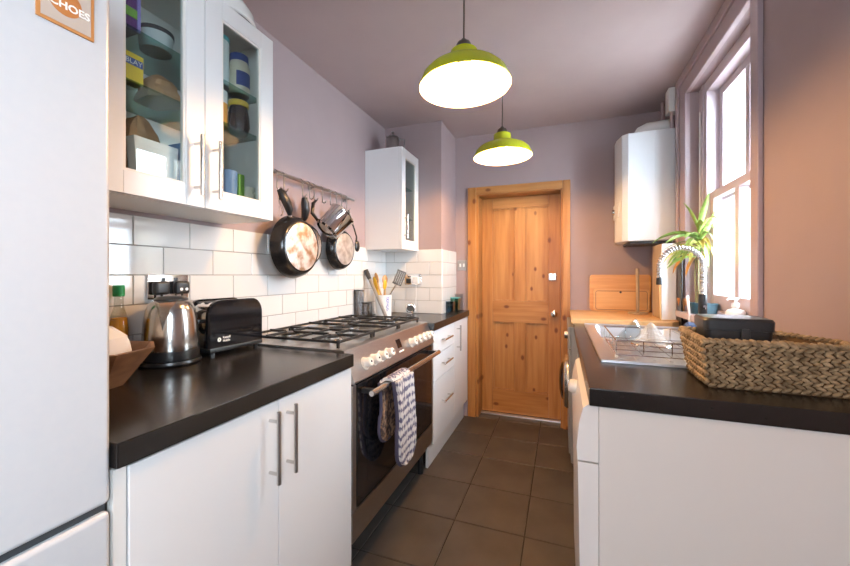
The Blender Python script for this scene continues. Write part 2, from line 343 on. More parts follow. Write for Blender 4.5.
for (z0, z1) in ((.985, 1.79), (.21, .80)):
    B(cxd-.045, cxd+.045, DY, DY+.04, z0, z1, bev=.003).build('muntin', 'pine_upright', door)
    for (x0, x1) in ((DX0+ST, cxd-.045), (cxd+.045, DX1-ST)):
        B(x0-.004, x1+.004, DY+.022, DY+.034, z0-.004, z1+.004).build('panel', 'pine_panel', door, smooth=False)
        g = MB()
        for (a0, a1, b0, b1) in ((x0, x0+.01, z0, z1), (x1-.01, x1, z0, z1), (x0+.01, x1-.01, z0, z0+.01), (x0+.01, x1-.01, z1-.01, z1)): g.box(a0, a1, DY+.010, DY+.0225, b0, b1)
        g.build('panel_bead', 'pine_upright', door, smooth=False)
kn = MB().lathe([(0, -.062), (.012, -.061), (.024, -.052), (.027, -.042), (.022, -.03), (.010, -.022), (.009, -.006), (.024, -.004), (.024, 0)], (-.062, DY, .89), (0, 1, 0), 20).build('door_knob', 'chrome', door)
lk = B(-.105, -.045, DY-.022, DY, 1.165, 1.225, bev=.004).build('rim_lock', 'steel_satin', door); MB().cyl((-.075, DY-.03, 1.195), (-.075, DY-.022, 1.195), .010).build('lock_knob', 'chrome', lk)
# ------------------------------------------------------------------ sash window
win = thing('window_1', 'tall mauve painted sash window over the sink', None, (XR, 2.13, OZ0), kind='structure')
AX = XR-.018
mb = MB().box(AX, XR, 2.52, 2.69, OZ0-.04, ZC-.001).box(AX-.012, AX, 2.645, 2.69, OZ0-.04, ZC-.001, bev=.004).box(AX-.006, AX, 2.52, 2.55, OZ0-.04, 2.29, bev=.003); mb.build('architrave', 'mauve_gloss', win)
B(AX, XR, 1.69, 1.75, OZ0-.04, ZC-.001, bev=.004).build('architrave', 'mauve_gloss', win)
mb = MB().box(AX, XR, 1.75, 2.52, OZ1, ZC-.001).box(AX-.012, AX, 1.69, 2.645, 2.345, ZC-.001, bev=.004).box(AX-.006, AX, 1.75, 2.52, OZ1, OZ1+.03, bev=.003); mb.build('architrave', 'mauve_gloss', win)
B(XR-.055, XR+.09, 1.67, 2.71, OZ0-.035, OZ0, bev=.006).build('window_sill', 'sash_paint', win)
FX = XR+.045
mb = MB().box(FX, FX+.16, 2.40, 2.52, OZ0, OZ1).box(FX, FX+.16, 1.735, 1.762, OZ0, OZ1).box(FX, FX+.16, 1.762, 2.40, 2.205, OZ1).box(FX, FX+.16, 1.762, 2.40, OZ0, OZ0+.03)
mb.box(FX-.008, FX, 2.435, 2.46, OZ0, OZ1, bev=.003).box(FX-.004, FX, 2.475, 2.482, OZ0, OZ1); mb.build('frame', 'sash_paint', win)
MB().cyl((FX-.012, 2.468, 1.3), (FX-.012, 2.468, 2.12), .004, n=8).build('sash_cord', 'pvc_white', win)
SY0, SY1, SYC = 1.764, 2.398, 2.08
for (n_, x0, z0, z1) in (('lower_sash', FX+.015, OZ0+.032, 1.655), ('upper_sash', FX+.055, 1.60, 2.203)):
    x1 = x0+.038; br = .075 if n_ == 'lower_sash' else .04; tp = .04
    mb = MB().box(x0, x1, SY0, SY0+.045, z0, z1, bev=.003).box(x0, x1, SY1-.045, SY1, z0, z1, bev=.003).box(x0, x1, SY0+.045, SY1-.045, z0, z0+br, bev=.003).box(x0, x1, SY0+.045, SY1-.045, z1-tp, z1, bev=.003).box(x0, x1, SYC-.022, SYC+.022, z0+br, z1-tp, bev=.003)
    sh = mb.build(n_, 'sash_paint', win)
    for (a, b_) in ((SY0+.045, SYC-.022), (SYC+.022, SY1-.045)): B(x0+.017, x0+.021, a, b_, z0+br, z1-tp).build('pane', 'window_glass', sh, smooth=False)
tag(B(XR+.26, 7, -5, 8, -.30, -.20).build('ground', 'mortar', smooth=False), 'pale paved yard outside the window', kind='structure')
# the neighbouring brick wall seen through the window
bw = tag(B(.96, 1.9, 2.80, 2.95, .2, 3.2).build('brick_wall', 'mortar', smooth=False, origin=(1.4, 2.8, .2)), 'pale stock brick wall outside the window', 'wall', kind='structure')
for r_ in range(27):
    z0 = 1.0+.075*r_; off = 0 if r_ % 2 else .1125
    for k in range(-1, 5):
        a, b_ = max(.96, .96+off+.225*k), min(1.9, .96+off+.225*k+.215)
        if b_-a > .04: piece('brick', (b_-a, .02, .065), ((a+b_)/2, 2.797+random.uniform(-.002, .002), z0+.0325), random.choice(['brick_stock', 'brick_stock', 'brick_grey']), bw, .003)
# ------------------------------------------------------------------ pendant lamps
def pendant(x, y, label, tilt, zr=1.958):
    t = thing('pendant_lamp', label, 'lamp', (x, y, ZC), 'lime green pendant lamps')
    f_ = Vector((-.349, .937, 0)); off = .16*math.sin(tilt); hx, hy = x-.937*off, y-.349*off       # the shade hangs a little askew
    T4 = Matrix.Translation((hx, hy, zr+.16)) @ Matrix.Rotation(-tilt, 4, f_) @ Matrix.Translation((0, 0, -.16))
    out = [(.181, 0), (.183, .004), (.179, .014), (.167, .042), (.145, .064), (.112, .080), (.080, .089), (.060, .097), (.056, .104), (.053, .142), (.045, .148), (.03, .149)]
    sh = MB().lathe(out, n=48).xf(T4).build('lamp_shade', 'lime_enamel', t)
    inn = [(.181, .0), (.176, .014), (.164, .040), (.142, .061), (.110, .076), (.078, .085), (.05, .092), (.03, .094)]
    MB().lathe(inn, n=48).xf(T4).build('shade_lining', 'lamp_white', sh)
    MB().lathe([(.0, .192), (.009, .191), (.013, .184), (.026, .176), (.031, .166), (.031, .10), (.02, .09), (0, .09)], n=24).xf(T4).build('lamp_holder', 'flex_brown', t)
    MB().tube([(hx, hy, zr+.185), (hx+.001, hy, zr+.3), (hx, hy, ZC-.02)], .0035).build('flex', 'flex_brown', t)
    MB().lathe([(0, -.035), (.018, -.034), (.045, -.012), (.05, 0)], (hx, hy, ZC), n=24).build('ceiling_rose', 'flex_brown', t)
    MB().lathe([(0, .020), (.017, .023), (.029, .034), (.033, .049), (.029, .064), (.018, .080), (.013, .094), (0, .096)], n=24).xf(T4).build('bulb', 'bulb_glow', t)
pendant(-.363, 1.43, 'lime green enamel pendant lamp hanging nearest the camera', math.radians(1.5))
pendant(-.353, 2.36, 'lime green enamel pendant lamp hanging in front of the pine door', math.radians(1))
pendant(-.36, -1.05, 'lime green enamel pendant lamp added out of view behind the camera to light the fridge', 0)  # extra lamp added out of view to light the fridge and end panel
# ------------------------------------------------------------------ left run: fridge
FXF = -.75
t = thing('fridge_freezer', 'tall silver fridge freezer at the left edge with a copper card', 'fridge', (-1.05, .11, 0))
B(-1.34, FXF-.06, -.19, .408, .02, 1.86, bev=.006).build('body', 'fridge_side', t)
B(FXF-.056, FXF, -.192, .419, .806, 1.865, bev=.010, seg=3).build('door', 'fridge_silver', t)
B(FXF-.056, FXF, -.192, .419, .06, .793, bev=.010, seg=3).build('freezer_door', 'fridge_silver', t)
B(FXF-.058, FXF-.012, -.188, .415, .785, .815).build('door_seal', 'seal_dark', t, smooth=False)
for q in ((-1.3, -.15), (-1.3, .37), (-.84, -.15), (-.84, .37)): MB().cyl((q[0], q[1], 0), (q[0], q[1], .025), .02).build('foot', 'black_plastic', t)
t = thing('fridge_card', 'copper edged card with white lettering stuck on the fridge door', 'card', (FXF, .354, 1.606))
B(FXF, FXF+.003, .317, .391, 1.606, 1.712, bev=.0006).build('backing', 'copper_card', t)
B(FXF+.003, FXF+.0036, .322, .386, 1.611, 1.707).build('print_area', 'card_grey', t, smooth=False)
MB().cyl((FXF+.0036,   .352, 1.647), (FXF+.0042, .352, 1.647), .0215, n=32).build('disc', 'copper_disc', t, smooth=False)
lettering('ECHOES', .0165, face_px(.3535, 1.641, FXF+.0045), 'print_white', t, bold=.0004)
# base unit with two doors
def bar_handle(t, p0, p1, off, r=.006, mat='steel_satin'):
    """a round bar between two points, stand-offs reaching back along off"""
    p0, p1, off = Vector(p0), Vector(p1), Vector(off); d = (p1-p0)
    mb = MB().cyl(p0, p1, r, n=12, bev=.001)
    for f_ in (.14, .86): mb.cyl(p0+d*f_, p0+d*f_+off, r*.75, n=10)
    return mb.build('handle', mat, t)
DXF = -.752
t = thing('base_cabinet', 'white two door base cabinet between fridge and cooker', 'cabinet', (-1.05, .83, 0))
B(-1.34, DXF-.021, .43, 1.217, .15, .858).build('body', 'panel_white', t, smooth=False)
B(DXF-.022, DXF-.004, .424, .446, .15, .858, bev=.001).build('filler_strip', 'panel_white', t)
B(DXF-.065, DXF-.05, .424, 1.217, 0, .15).build('plinth', 'panel_white', t, smooth=False)
for (y0, y1, hy) in ((.449, .8315, .798), (.8345, 1.216, .866)):
    dd = B(DXF-.019, DXF, y0, y1, .105, .856, bev=.0015).build('door', 'cabinet_white', t)
    bar_handle(dd, (DXF+.032, hy, .64), (DXF+.032, hy, .838), (-.032, 0, 0))
tag(B(XL, -.742, .422, 1.219, .862, WT, bev=.004).build('worktop', 'worktop_black'), 'black woodgrain worktop under the kettle and toaster', 'worktop')
# ------------------------------------------------------------------ range cooker
CY0, CY1 = 1.224, 2.158; CF = -.752
t = thing('range_cooker', 'wide stainless steel gas range cooker with black glass oven door', 'cooker', (-1.04, 1.69, 0))
B(-1.335, CF-.045, CY0, CY1, .17, .895, bev=.002).build('body', 'steel_brushed', t)
B(CF-.046, CF, CY0, CY0+.03, .295, .782, bev=.003).build('side_trim', 'steel_brushed', t)
B(CF-.046, CF, CY1-.02, CY1, .295, .782, bev=.003).build('side_trim', 'steel_brushed', t)
B(CF-.046, CF, CY0, CY1, .175, .290, bev=.004).build('drawer_front', 'steel_brushed', t)
mb = MB(); prof = [(-1.335, .895), (-1.335, .917), (-.800, .917), (-.790, .914), (-.742, .795), (-.744, .790), (-.80, .790), (-.80, .895)]
mb.loft([[Vector((x, y, z)) for x, z in prof] for y in (CY0, CY1)])
mb.build('hob_top', 'steel_brushed', t)
nrm = Vector((.119, 0, .048)).normalized()
def on_panel(y, z, k=0): return Vector((-.742-.048*(z-.795)/.119, y, z)) + nrm*k
B(-.80, -.757, CY0+.004, CY1-.004, .782, .792).build('panel_gap', 'seal_dark', t, smooth=False)
for y in (1.335, 1.405, 1.475, 1.545, 1.83, 1.90, 1.97, 2.04, 2.10):
    k_ = MB().cyl(on_panel(y, .845), on_panel(y, .845, .006), .027, n=20, bev=.002).cyl(on_panel(y, .845, .006), on_panel(y, .845, .034), .021, .019, n=20, bev=.003).build('control_knob', 'knob_cream', t)
    q0, q1 = on_panel(y, .845, .034), on_panel(y, .845, .037)
    MB().cyl(q0, q1, .004, n=8).build('knob_mark', 'seal_dark', k_)
def quad_on_panel(y0, y1, z0, z1, k, name, mat):
    a = [on_panel(y0, z0, k), on_panel(y1, z0, k), on_panel(y1, z1, k), on_panel(y0, z1, k)]
    return MB().loft([[p-nrm*.002 for p in a], a]).build(name, mat, t, smooth=False)
quad_on_panel(1.665, 1.715, .845, .885, .001, 'display', 'black_gloss')
quad_on_panel(1.665, 1.72, .825, .832, .001, 'name_strip', 'print_white')
od = B(CF-.044, CF+.002, CY0+.032, CY1-.022, .298, .780, bev=.004).build('oven_door', 'oven_glass', t)
B(CF+.002, CF+.0028, CY0+.11, CY1-.12, .36, .70).build('door_window', 'black_gloss', od, smooth=False)
HX = -.694
mb = MB().cyl((HX, 1.268, .748), (HX, 2.105, .748), .0125, n=16, bev=.002)
mb.build('handle', 'steel_satin', od)
for y in (1.30, 2.075): B(CF, HX, y-.012, y+.012, .738, .758, bev=.002).build('handle_bracket', 'black_plastic', od)
for (x, y) in ((-1.28, CY0+.05), (-1.28, CY1-.05), (CF-.06, CY0+.06), (CF-.06, CY1-.06)): MB().cyl((x, y, 0), (x, y, .172), .018, n=12).build('foot', 'black_plastic', t)
# burners and pan supports
burn = [(-1.20, 1.40, .045), (-.96, 1.40, .035), (-1.08, 1.69, .06), (-1.20, 1.98, .035), (-.96, 1.98, .045)]
for (x, y, r_) in burn:
    bn = MB().lathe([(r_*1.25, 0), (r_*1.25, .006), (r_, .010), (r_, .017), (0, .017)], (x, y, .917), n=24).build('burner', 'steel_satin', t)
    MB().lathe([(r_*.85, 0), (r_*.85, .007), (r_*.7, .010), (0, .010)], (x, y, .934), n=24).build('burner_cap', 'black_iron', bn)
for (y0, y1) in ((1.255, 1.535), (1.548, 1.828), (1.841, 2.121)):
    g = MB(); x0, x1, z = -1.315, -.835, .945; b_ = .005
    for y in (y0, y1): g.box(x0, x1, y-b_, y+b_, z-.008, z+.002)
    for x in (x0, x1): g.box(x-b_, x+b_, y0, y1, z-.008, z+.002)
    ym = (y0+y1)/2; xm = (x0+x1)/2
    g.box(xm-b_, xm+b_, y0, y1, z-.008, z+.002)
    for (x, y, r_) in burn:
        if y0 < y < y1:
            for dx, dy in ((1, 0), (-1, 0), (0, 1), (0, -1)):
                xa, ya = x+dx*.025, y+dy*.025
                xb = (x0 if dx < 0 else x1) if abs(y-1.69) < .01 else ((x0 if x < xm else xm) if dx < 0 else (xm if x < xm else x1))
                yb = y0 if dy < 0 else y1
                if dx: g.box(min(xa, xb), max(xa, xb), y-b_, y+b_, z-.006, z+.006)
                else: g.box(x-b_, x+b_, min(ya, yb), max(ya, yb), z-.006, z+.006)
    for x in (x0+.004, x1-.004):
        for y in (y0+.004, y1-.004): g.box(x-.005, x+.005, y-.005, y+.005, .917, z-.006)
    g.build('pan_support', 'black_iron', t, smooth=False)
# double oven mitt over the handle
t = thing('oven_mitt', 'patterned blue and white double oven mitt over the oven handle', 'oven mitt', (HX, 1.52, .35))
def mitt_pt(u, v, x, ztop, zbot, y0, y1, lean):
    yc = (y0+y1)/2; hw = (y1-y0)/2; L = ztop-zbot; z = ztop-L*v
    e = max(0, (v*L-(L-hw))/hw); k = math.sqrt(max(.0, 1-e*e*.94)); k = k if v > .5 else 1-.10*math.sin(PI*min(1, v*1.2))
    return Vector((x+.006*math.sin(v*4)+.004*math.cos(u*6), yc+lean*v+(2*u-1)*hw*k, z))
HY0, HY1 = 1.415, 1.595
MB().grid(lambda u, v: mitt_pt(u, v, HX+.026, .757, .352, HY0, HY1, .045), 14, 30, thick=.014).build('front_pocket', 'mitt_cloth', t, angle=80)
MB().grid(lambda u, v: mitt_pt(u, v, HX-.026, .757, .49, HY0-.035, HY1-.03, -.01), 14, 24, thick=.012).build('back_pocket', 'mitt_lining', t, angle=80)
def over(u, v):
    a = PI*v; return Vector((HX+.026*math.cos(a)+.0, HY0+(HY1-HY0)*u-.035*v*(1-.0), .757+.020*math.sin(a)))
MB().grid(over, 10, 10, thick=.012).build('middle_band', 'mitt_cloth', t, angle=80)
def edge_loop(x, ztop, zbot, y0, y1, lean):
    L = [mitt_pt(0, v/30, x, ztop, zbot, y0, y1, lean) for v in range(31)] + [mitt_pt(1, v/30, x, ztop, zbot, y0, y1, lean) for v in range(30, -1, -1)]
    return L
MB().tube(edge_loop(HX+.020, .757, .352, HY0, HY1, .045), .0095, n=6).build('binding', 'mitt_binding', t, angle=80)
MB().tube(edge_loop(HX-.028, .757, .49, HY0-.035, HY1-.03, -.01), .008, n=6).build('binding', 'mitt_binding', t, angle=80)
# drawer unit and narrow cupboard beyond the cooker
t = thing('drawer_cabinet', 'white three drawer base cabinet right after the cooker', 'cabinet', (-1.05, 2.41, 0))
B(-1.34, DXF-.021, 2.166, 2.655, .15, .858).build('body', 'panel_white', t, smooth=False)
B(DXF-.05, DXF-.035, 2.166, 2.655, 0, .15).build('plinth', 'panel_white', t, smooth=False)
for (z0, z1, hz) in ((.703, .856, .782), (.539, .700, .625), (.155, .536, .375)):
    dd = B(DXF-.019, DXF, 2.17, 2.652, z0, z1, bev=.0015).build('drawer', 'cabinet_white', t)
    bar_handle(dd, (DXF+.030, 2.315, hz), (DXF+.030, 2.505, hz), (-.030, 0, 0))
t = thing('narrow_cupboard', 'white shallow cupboard with upright handle beside the door casing', 'cabinet', (-.81, 2.85, 0))
B(NX+.003, DXF-.021, 2.659, 3.055, .15, .858).build('body', 'panel_white', t, smooth=False)
B(DXF-.05, DXF-.035, 2.659, 3.055, 0, .15).build('plinth', 'panel_white', t, smooth=False)
dd = B(DXF-.019, DXF, 2.658, 3.055, .155, .856, bev=.0015).build('door', 'cabinet_white', t)
bar_handle(dd, (DXF+.030, 2.715, .635), (DXF+.030, 2.715, .828), (-.030, 0, 0))
tag(MB().prism([(XL+.002, 2.162), (-.742, 2.162), (-.742, 3.075), (NX+.009, 3.075), (NX+.009, NY-.009), (XL+.002, NY-.009)], .862, WT, bev=.003).build('worktop', 'worktop_black'), 'black woodgrain worktop beyond the cooker by the pier', 'worktop')
# ------------------------------------------------------------------ glazed wall cabinets
def framed_door(t, x, y0, y1, z0, z1, sw, name='door'):
    th = .02
    mb = MB().box(x-th, x, y0, y0+sw, z0, z1, bev=.0015).box(x-th, x, y1-sw, y1, z0, z1, bev=.0015).box(x-th, x, y0+sw, y1-sw, z0, z0+sw, bev=.0015).box(x-th, x, y0+sw, y1-sw, z1-sw, z1, bev=.0015)
    dd = mb.build(name, 'cabinet_white', t)
    i = .007; a0, a1, b0, b1 = y0+sw, y1-sw, z0+sw, z1-sw
    MB().box(x-.016, x-.003, a0, a0+i, b0, b1).box(x-.016, x-.003, a1-i, a1, b0, b1).box(x-.016, x-.003, a0+i, a1-i, b0, b0+i).box(x-.016, x-.003, a0+i, a1-i, b1-i, b1).build('glazing_bead', 'aluminium' if 0 else 'panel_white', dd, smooth=False)
    B(x-.012, x-.008, a0+i, a1-i, b0+i, b1-i).build('pane', 'cabinet_glass', dd, smooth=False)
    return dd
WX = -1.08
t = thing('wall_cabinet', 'white wall cabinet with two glass doors full of groceries', 'cabinet', (-1.21, .866, 1.425))
XI = WX-.021
mb = MB().box(XL+.001, XI, .567, .585, 1.425, 2.142).box(XL+.001, XI, 1.147, 1.165, 1.425, 2.142).box(XL+.001, XI, .585, 1.147, 1.425, 1.443).box(XL+.001, XI, .585, 1.147, 2.124, 2.142).box(XL+.001, XL+.007, .585, 1.147, 1.443, 2.124)
mb.build('body', 'panel_white', t, smooth=False)
for z in (1.905, 1.755): B(XL+.008, -1.125, .586, 1.146, z-.006, z).build('shelf', 'shelf_glass', t, smooth=False)
for (y0, y1, hy) in ((.568, .8645, .831), (.8675, 1.164, .896)):
    dd = framed_door(t, WX, y0, y1, 1.426, 2.141, .062)
    bar_handle(dd, (WX+.032, hy, 1.458), (WX+.032, hy, 1.648), (-.032, 0, 0))
t = thing('wall_cabinet', 'narrow white wall cabinet with one glass door by the pier', 'cabinet', (-1.2, 2.53, 1.40))
X2 = -1.055; XI = X2-.021
mb = MB().box(XL+.001, XI, 2.37, 2.388, 1.395, 2.118).box(XL+.001, XI, 2.670, 2.688, 1.395, 2.118).box(XL+.001, XI, 2.388, 2.67, 1.395, 1.413).box(XL+.001, XI, 2.388, 2.67, 2.10, 2.118).box(XL+.001, XL+.006, 2.388, 2.67, 1.413, 2.10)
mb.build('body', 'cabinet_white', t, smooth=False)
for z in (1.87, 1.64): B(XL+.008, -1.10, 2.389, 2.669, z-.006, z).build('shelf', 'shelf_glass', t, smooth=False)
dd = framed_door(t, X2, 2.371, 2.687, 1.396, 2.117, .062)
bar_handle(dd, (X2+.030, 2.405, 1.47), (X2+.030, 2.405, 1.64), (-.030, 0, 0))
# ---- groceries behind the glass
S1, S2, S0 = 1.9051, 1.7551, 1.4432
t = thing('cleaner_bottle', 'purple bottle on the top shelf behind the left glass door', 'bottle', (-1.17, .672, S1))
MB().loft([[Vector((-1.17+a*sx, .672+b_*sy, z)) for a, b_ in ((-1, -1), (1, -1), (1, 1), (-1, 1))] for z, sx, sy in ((S1, .028, .034), (S1+.11, .028, .034), (S1+.14, .015, .018), (S1+.16, .012, .013))]).build('body', 'purple', t)
B(-1.141, -1.139, .645, .70, S1+.035, S1+.06).build('label_band', 'leaf_box', t, smooth=False); B(-1.145, -1.139, .700, .709, S1, S1+.11).build('edge_stripe', 'violet', t, smooth=False)
MB().cyl((-1.17, .672, S1+.16), (-1.17, .672, S1+.195), .013).build('cap', 'violet', t)
t = thing('food_tub', 'low white tub with dark lid on the top shelf', 'tub', (-1.19, .785, S1))
MB().lathe([(0, 0), (.042, 0), (.046, .05), (0, .05)], (-1.19, .785, S1), n=24).build('body', 'tin_white', t); MB().lathe([(.048, .05), (.048, .062), (0, .064)], (-1.19, .785, S1), n=24).build('lid', 'seal_dark', t)
t = thing('stock_box', 'small yellow packet on the middle shelf behind the left glass door', 'packet', (-1.15, .685, S2))
B(-1.17, -1.135, .655, .714, S2, S2+.082, bev=.001).build('body', 'yellow', t); B(-1.135, -1.1345, .662, .712, S2+.047, S2+.067).build('label_band', 'blue_print', t, smooth=False); lettering('BLAY', .019, face_px(.688, S2+.0568, -1.1342), 'print_white', t)
def crumple(name, label, ctr, sx, sy, sz, mat, seed, cat='bag', taper=.35):
    random.seed(seed); mb = MB(); rings = []
    N = 14
    for j in range(7):
        v = j/6; k = 1-taper*v if v < .8 else (1-taper)*(1-(v-.8)*2.6)
        rings.append([Vector((ctr[0]+sx*k*math.copysign(abs(math.cos(2*PI*i/N))**.6, math.cos(2*PI*i/N))*random.uniform(.80, 1), ctr[1]+sy*k*math.copysign(abs(math.sin(2*PI*i/N))**.6, math.sin(2*PI*i/N))*random.uniform(.80, 1), ctr[2]+sz*v*(1 if v in (0,) else random.uniform(.94, 1)))) for i in range(N)])
    mb.loft(rings); return tag(mb.build(name, mat, angle=20), label, cat)
crumple('paper_bag', 'crumpled brown paper bag lying on the middle shelf', (-1.20, .80, S2), .07, .055, .085, 'kraft_paper', 3)
crumple('paper_bag', 'folded brown paper bag standing behind the white box', (-1.205, .745, S0), .055, .075, .245, 'kraft_paper', 5, taper=.2)
t = thing('sauce_jar', 'jar with dark red lid at the back of the lowest shelf', 'jar', (-1.28, .78, S0)); MB().lathe([(0, 0), (.034, 0), (.034, .18), (.028, .20), (0, .2)], (-1.29, .765, S0), n=20).build('body', 'bottle_clear', t); MB().cyl((-1.29, .765, S0+.2), (-1.29, .765, S0+.245), .032, bev=.003).build('lid', 'red_lid', t)
t = thing('storage_box', 'plain white open box at the bottom behind the left glass door', 'box', (-1.125, .735, S0))
mb = MB().loft([[Vector((x, .735+y*k, z)) for x, y in ((-1.142, -.058), (-1.108, -.058), (-1.108, .058), (-1.142, .058))] for z, k in ((S0, .92), (S0+.155, 1.08))]); mb.build('body', 'white_paper', t, smooth=False)
tag(B(-1.20, -1.145, .83, .855, S0, S0+.19, bev=.002).build('carton', 'cup_blue'), 'blue carton beside the white box', 'carton')
t = thing('tall_canister', 'tall pale canister on the top shelf behind the right glass door', 'canister', (-1.19, 1.0, S1)); MB().lathe([(0, 0), (.038, 0), (.038, .165), (0, .165)], (-1.19, 1.005, S1), n=24).build('body', 'tin_white', t); MB().lathe([(.040, .165), (.040, .18), (0, .182)], (-1.19, 1.005, S1), n=24).build('lid', 'teal_solid', t)
t = thing('mayonnaise_jar', 'cream jar with a blue label on the top shelf', 'jar', (-1.18, 1.09, S1)); MB().lathe([(0, 0), (.036, 0), (.038, .01), (.038, .11), (.030, .13), (.030, .135), (0, .135)], (-1.18, 1.092, S1), n=24).build('body', 'mayo', t); MB().lathe([(.033, .128), (.033, .155), (0, .157)], (-1.18, 1.092, S1), n=24).build('lid', 'blue_print', t)
MB().grid(lambda u, v: Vector((-1.18+.0388*math.cos(-1.0+1.7*u), 1.092+.0388*math.sin(-1.0+1.7*u), S1+.03+.055*v)), 10, 2).build('label_wrap', 'blue_print', t)
t = thing('orange_tin', 'white and orange tin on the middle shelf behind the right glass door', 'tin', (-1.19, 1.0, S2)); MB().lathe([(0, 0), (.036, 0), (.036, .085)], (-1.19, 1.0, S2), n=24).build('body', 'orange_label', t); MB().lathe([(.0362, .085), (.0362, .13), (0, .13)], (-1.19, 1.0, S2), n=24).build('top_band', 'tin_white', t)
t = thing('spread_jar', 'black jar with bright yellow lid on the middle shelf', 'jar', (-1.18, 1.09, S2)); MB().lathe([(0, 0), (.030, 0), (.040, .03), (.038, .07), (.032, .105), (0, .105)], (-1.18, 1.09, S2), n=24).build('body', 'black_gloss', t); MB().cyl((-1.18, 1.09, S2+.105), (-1.18, 1.09, S2+.127), .036, bev=.003).build('lid', 'yellow', t)
t = thing('glass_tumbler', 'blue patterned cup at the bottom behind the right glass door', 'cup', (-1.15, 1.015, S0)); MB().lathe([(0, 0), (.03, 0), (.034, .10), (.034, .15), (.031, .15), (.030, .01), (0, .01)], (-1.16, 1.02, S0), n=24).build('body', 'cup_blue', t)
tag(B(-1.19, -1.145, 1.058, 1.085, S0, S0+.15, bev=.001).build('tea_packet', 'leaf_box'), 'small green packet at the bottom behind the right glass door', 'packet')
t = thing('mug', 'small cream mug beside the green packet', 'mug', (-1.16, 1.115, S0)); MB().lathe([(0, 0), (.026, 0), (.028, .11), (.026, .11), (.024, .006), (0, .006)], (-1.165, 1.117, S0), n=24).build('body', 'mayo', t); MB().tube([(-1.14, 1.117, S0+.09), (-1.118, 1.117, S0+.08), (-1.118, 1.117, S0+.04), (-1.14, 1.117, S0+.03)], .004).build('handle', 'mayo', t)
t = thing('mixing_bowl', 'upturned white bowl on top of the large wall cabinet', 'bowl', (-1.18, 1.03, 2.142)); MB().lathe([(.115, 0), (.118, .004), (.112, .045), (.085, .085), (.05, .105), (0, .11)], (-1.19, 1.02, 2.142), n=32).build('body', 'ceramic_white', t); MB().lathe([(.118, 0), (.122, .003), (.122, .01), (.116, .012)], (-1.19, 1.02, 2.142), n=32).build('rim', 'ceramic_white', t)
t = thing('coffee_press', 'small steel and glass coffee press on the narrow wall cabinet', 'coffee press', (-1.19, 2.5, 2.118)); MB().lathe([(0, 0), (.045, 0), (.050, .02), (.048, .105), (.046, .11), (0, .11)], (-1.19, 2.5, 2.118), n=24).build('body', 'steel_dark', t); MB().lathe([(.050, .11), (.048, .120), (.025, .134), (.006, .138), (.006, .150), (.013, .154), (.011, .168), (0, .17)], (-1.19, 2.5, 2.118), n=24).build('lid', 'steel_dark', t); MB().tube([(-1.15, 2.51, 2.225), (-1.105, 2.52, 2.22), (-1.10, 2.52, 2.16), (-1.148, 2.51, 2.15)], .006).build('handle', 'steel_dark', t)
# ------------------------------------------------------------------ left worktop items
t = thing('wooden_bowl', 'faceted dark wooden bowl beside the fridge', 'bowl', (-1.21, .64, WT))
def bring(r_, z, n=8, a0=.62, cx=-1.178, cy=.612): return [Vector((cx+r_*math.cos(a0+2*PI*i/n), cy+r_*math.sin(a0+2*PI*i/n), z)) for i in range(n)]
MB().loft([bring(.070, WT), bring(.143, WT+.096), bring(.145, WT+.100), bring(.136, WT+.101), bring(.064, WT+.010)]).build('shell', 'bowl_wood', t, angle=20)
crumple('plastic_bag', 'crumpled white paper bag lying in the wooden bowl', (-1.185, .625, WT+.013), .055, .07, .145, 'bag_white', 9, taper=-.15)
t = thing('oil_bottle', 'clear bottle of orange liquid with a green cap', 'bottle', (-1.285, .735, WT))
bx_, by_ = -1.312, .752
MB().lathe([(0, .001), (.023, .001), (.025, .01), (.025, .13), (.022, .165), (.013, .20), (.012, .235), (0, .235)], (bx_, by_, WT), n=24).build('body', 'bottle_clear', t); MB().lathe([(0, .004), (.0225, .004), (.0235, .13), (.0205, .165), (0, .165)], (bx_, by_, WT), n=24).build('liquid', 'oil_orange', t); MB().cyl((bx_, by_, WT+.232), (bx_, by_, WT+.268), .0155, n=16, bev=.002).build('cap', 'green_cap', t)
# kettle
kx, ky = -1.252, .876
t = thing('kettle', 'polished steel kettle with black base beside the toaster', 'kettle', (kx, ky, WT))
MB().lathe([(0, .004), (.088, .004), (.090, .008), (.088, .016), (0, .016)], (kx, ky, WT), n=40).build('power_base', 'black_plastic', t)
MB().lathe([(0, .018), (.083, .018), (.084, .022), (.083, .050), (0, .050)], (kx, ky, WT), n=40).build('base_band', 'black_plastic', t)
MB().lathe([(.083, .050), (.0835, .055), (.081, .10), (.077, .15), (.071, .185), (.060, .207), (.050, .214), (.044, .215)], (kx, ky, WT), n=48).build('body', 'chrome_kettle', t)
ld = MB().lathe([(.050, .213), (.050, .219), (.040, .226), (.015, .229), (0, .229)], (kx, ky, WT), n=32).build('lid', 'black_plastic', t)
dv = Vector((.62, -.785, 0)); sd = Vector((-dv.y, dv.x, 0)); k0 = Vector((kx, ky, WT))
MB().loft([[k0+dv*r_+sd*w_+Vector((0, 0, z)) for r_, w_ in ((q0, -hw), (q1, 0), (q0, hw))] for z, q0, q1, hw in ((.12, .073, .080, .004), (.17, .068, .094, .016), (.207, .054, .106, .028), (.212, .050, .108, .028))]).build('spout', 'chrome_kettle', t)
hv = -dv
MB().tube([k0+hv*.045+Vector((0, 0, .206)), k0+hv*.075+Vector((0, 0, .209)), k0+hv*.098+Vector((0, 0, .195)), k0+hv*.102+Vector((0, 0, .16)), k0+hv*.098+Vector((0, 0, .10)), k0+hv*.08+Vector((0, 0, .075))], [.011, .012, .012, .011, .010, .008], n=10).build('handle', 'black_plastic', t)
